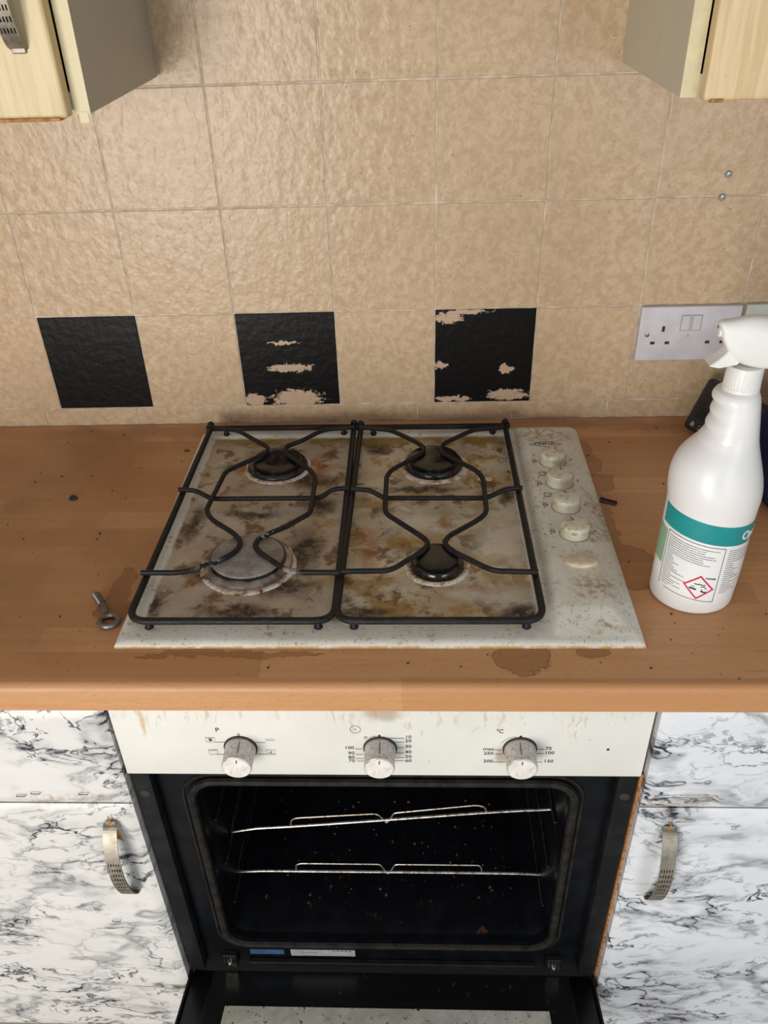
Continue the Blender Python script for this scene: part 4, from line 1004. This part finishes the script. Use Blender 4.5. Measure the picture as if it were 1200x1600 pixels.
# trigger lever
tl = [(-.0165, .3060), (-.0190, .3000), (-.0220, .2955), (-.0285, .2895), (-.0360, .2840)]
bm = bmesh.new(); R_ = []
for i, (x, z) in enumerate(tl):
    w_ = .0075 + .0025 * i / 4; t_ = [.0060, .0065, .0090, .0120, .0060][i]
    R_.append([bm.verts.new(p) for p in ((x, -w_, z), (x, w_, z), (x + t_ * 1.7, w_, z - t_ * .35), (x + t_ * 1.7, -w_, z - t_ * .35))])
for A, B in zip(R_, R_[1:]):
    for k in range(4): bm.faces.new((A[k], A[(k + 1) % 4], B[(k + 1) % 4], B[k]))
bm.faces.new(R_[0]); bm.faces.new(R_[-1])
bmesh.ops.bevel(bm, geom=list(bm.edges), offset=.0008, segments=2, affect='EDGES')
obj('trigger', bm, M['trigger'], bot, smooth=True)

# ------------------------------------------------------------------ small things on the worktop
dev = empty('handheld_device', 'black touchscreen device leaning on the tiles behind the spray bottle', 'device', (.7425, -.0905, .0012), (0, 0, 0))
dev.matrix_world = Matrix.Translation((.7425, -.0905, .0012)) @ Matrix.Rotation(math.radians(-62), 4, 'Z') @ Matrix.Rotation(math.radians(-27), 4, 'X')
DV = [( -.062, .062, 0, .098)]
bm = loft(bmesh.new(), [[(x, .0, z) for x, z in rrect(-.058, .060, .004, .080, .008, 4)], [(x, -.001, z) for x, z in rrect(-.061, .063, .001, .083, .009, 4)], [(x, -.009, z) for x, z in rrect(-.061, .063, .001, .083, .009, 4)], [(x, -.0105, z) for x, z in rrect(-.059, .061, .003, .081, .008, 4)]], True, True)
obj('casing', bm, M['device'], dev, smooth=True)
obj('screen', loft(bmesh.new(), [[(x, -.0105, z) for x, z in rrect(-.054, .056, .022, .077, .003, 3)], [(x, -.0110, z) for x, z in rrect(-.054, .056, .022, .077, .003, 3)]], True, True), M['screen'], dev)
bm = bmesh.new(); vs = [bm.verts.new(p) for p in ((-.050, -.0108, .008), (-.042, -.0108, .008), (-.0435, -.0108, .0145), (-.0485, -.0108, .0145), (-.050, -.0104, .008), (-.042, -.0104, .008), (-.0435, -.0104, .0145), (-.0485, -.0104, .0145))]
for f in ((0, 1, 2, 3), (7, 6, 5, 4), (0, 4, 5, 1), (1, 5, 6, 2), (2, 6, 7, 3), (3, 7, 4, 0)): bm.faces.new([vs[k] for k in f])
obj('icon', bm, M['icon'], dev)
bm = bx(-.034, -.0305, -.0108, -.0104, .012, .0135); box(bm, -.0335, -.029, -.0108, -.0104, .0075, .0088); obj('icon', bm, M['icon'], dev)
o = obj('power_cable', tube(bmesh.new(), smooth_path([(.800, -.058, .004), (.818, -.072, .0026), (.85, -.085, .0026), (.90, -.08, .0026), (.98, -.05, .0026)], 5), .0022, 8), M['device'], smooth=True)
tag(o, 'thin black cable on the worktop behind the spray bottle', 'cable')
# navy bag at the right edge
bm = bmesh.new(); bmesh.ops.create_icosphere(bm, subdivisions=5, radius=1)
for v in bm.verts:
    p = v.co.copy(); n_ = p.normalized(); e = .55
    q = Vector((math.copysign(abs(n_.x) ** e, n_.x), math.copysign(abs(n_.y) ** e, n_.y), math.copysign(abs(n_.z) ** .7, n_.z)))
    q *= 1 + .07 * noise.noise(n_ * 2.2) + .03 * noise.noise(n_ * 6)
    v.co = Vector((.838 + q.x * .092, -.232 + q.y * .076, max(.0006, .052 + q.z * .062)))
bag = obj('fabric_bag', bm, M['navy'], smooth=True); tag(bag, 'navy blue soft fabric bag at the right edge of the worktop', 'bag')
bm = tube(bmesh.new(), smooth_path([(.80, -.19, .098), (.80, -.18, .125), (.83, -.185, .14), (.87, -.20, .125), (.88, -.21, .100)], 5), .006, 8)
obj('bag_strap', bm, M['navy'], bag, smooth=True)
# eye bolt
eb = empty('eye_bolt', 'grey metal eye bolt lying on the worktop by the hob front left corner', 'bolt', (-.0700, -.475, 0))
sh = tube(bmesh.new(), [(-.0180, .0255, .0048), (-.0165, .0225, .0048), (-.003, .004, .0048), (.006, -.0130, .0048)], [.0030, .0042, .0040, .0036], 12)
obj('shank', sh, M['iron'], eb, smooth=True)
obj('thread_ridges', merge(bmesh.new(), tube(bmesh.new(), [(-.0165 + .0132 * (k / 60) + 0, .0225 - .0180 * (k / 60), .0048) for k in range(61)], [.0042 + .0004 * (k % 4 < 2) for k in range(61)], 10)), M['iron'], eb, smooth=True)
obj('eye', tube(bmesh.new(), [(.0125 + .0105 * math.cos(a * PI / 12), -.0245 + .0105 * math.sin(a * PI / 12), .0042) for a in range(24)], .0034, 8, closed=True), M['iron'], eb, smooth=True)
def chip(name, x, y, pts, h, mat, label, cat, z=0):
    bm = bmesh.new(); a = [bm.verts.new((x + p[0], y + p[1], z + .0002)) for p in pts]; c = [bm.verts.new((x + p[0] * .8, y + p[1] * .8, z + h)) for p in pts]
    n_ = len(pts)
    for k in range(n_): bm.faces.new((a[k], a[(k + 1) % n_], c[(k + 1) % n_], c[k]))
    bm.faces.new(a[::-1]); bm.faces.new(c); o = obj(name, bm, mat); return tag(o, label, cat)
chip('charred_flake', -.1885, -.2275, [(-.006, -.003), (.001, -.007), (.006, -.004), (.005, .002), (-.001, .007), (-.006, .005)], .003, M['char'], 'black charred flake on the worktop left of the hob', 'flake')
chip('herb_fragment', -.0560, -.0925, [(-.004, -.002), (.003, -.003), (.005, .001), (.001, .004), (-.004, .003)], .001, plain('green_fragment', (.05, .055, .02), .7), 'small dark green fragment behind left of the hob', 'crumb')
bmc = bx(-.012, .012, -.0035, .0035, .0012, .0022, bev=.0006); o = obj('metal_tab', bmc, M['clip']); o.location = (.5560, -.2490, 0); o.rotation_euler = (math.radians(8), 0, math.radians(-30)); tag(o, 'small dark metal tab poking out from the right side of the hob', 'tab')
obj('tab_lip', bx(-.012, .012, .0025, .0040, .0022, .0040, bev=.0005), M['clip'], o)
chip('paper_scrap', .393, -.1915, [(-.012, -.002), (-.006, .008), (.011, .004), (.009, -.006), (.000, -.003)], .0008, M['tissue'], 'small off-white scrap stuck on the hob beside the back right burner', 'scrap', .0040)
# crumbs
bm = bmesh.new()
for k in range(230):
    while True:
        x = random.uniform(-.36, .82); y = random.uniform(-.59, -.02)
        if not (HX0 - .004 < x < HX1 + .004 and HY0 - .004 < y < HY1 + .004) and not ((x - .6165) ** 2 + (y + .4415) ** 2 < .052 ** 2) and not (x > .73 and y > -.32): break
    s = random.choice((.0005, .0006, .0008, .0008, .0012, .0018)) * random.uniform(.7, 1.1)
    q = bmesh.new(); bmesh.ops.create_icosphere(q, subdivisions=1, radius=s)
    for v in q.verts: v.co *= random.uniform(.6, 1.2); v.co.z *= .5
    merge(bm, q, Matrix.Translation((x, y, s * .4)))
cr = obj('crumbs', bm, plain('dark_crumbs', (.035, .02, .012), .8, 0, .8, 90)); tag(cr, 'tiny dark crumbs scattered over the worktop', 'crumbs', kind='stuff')
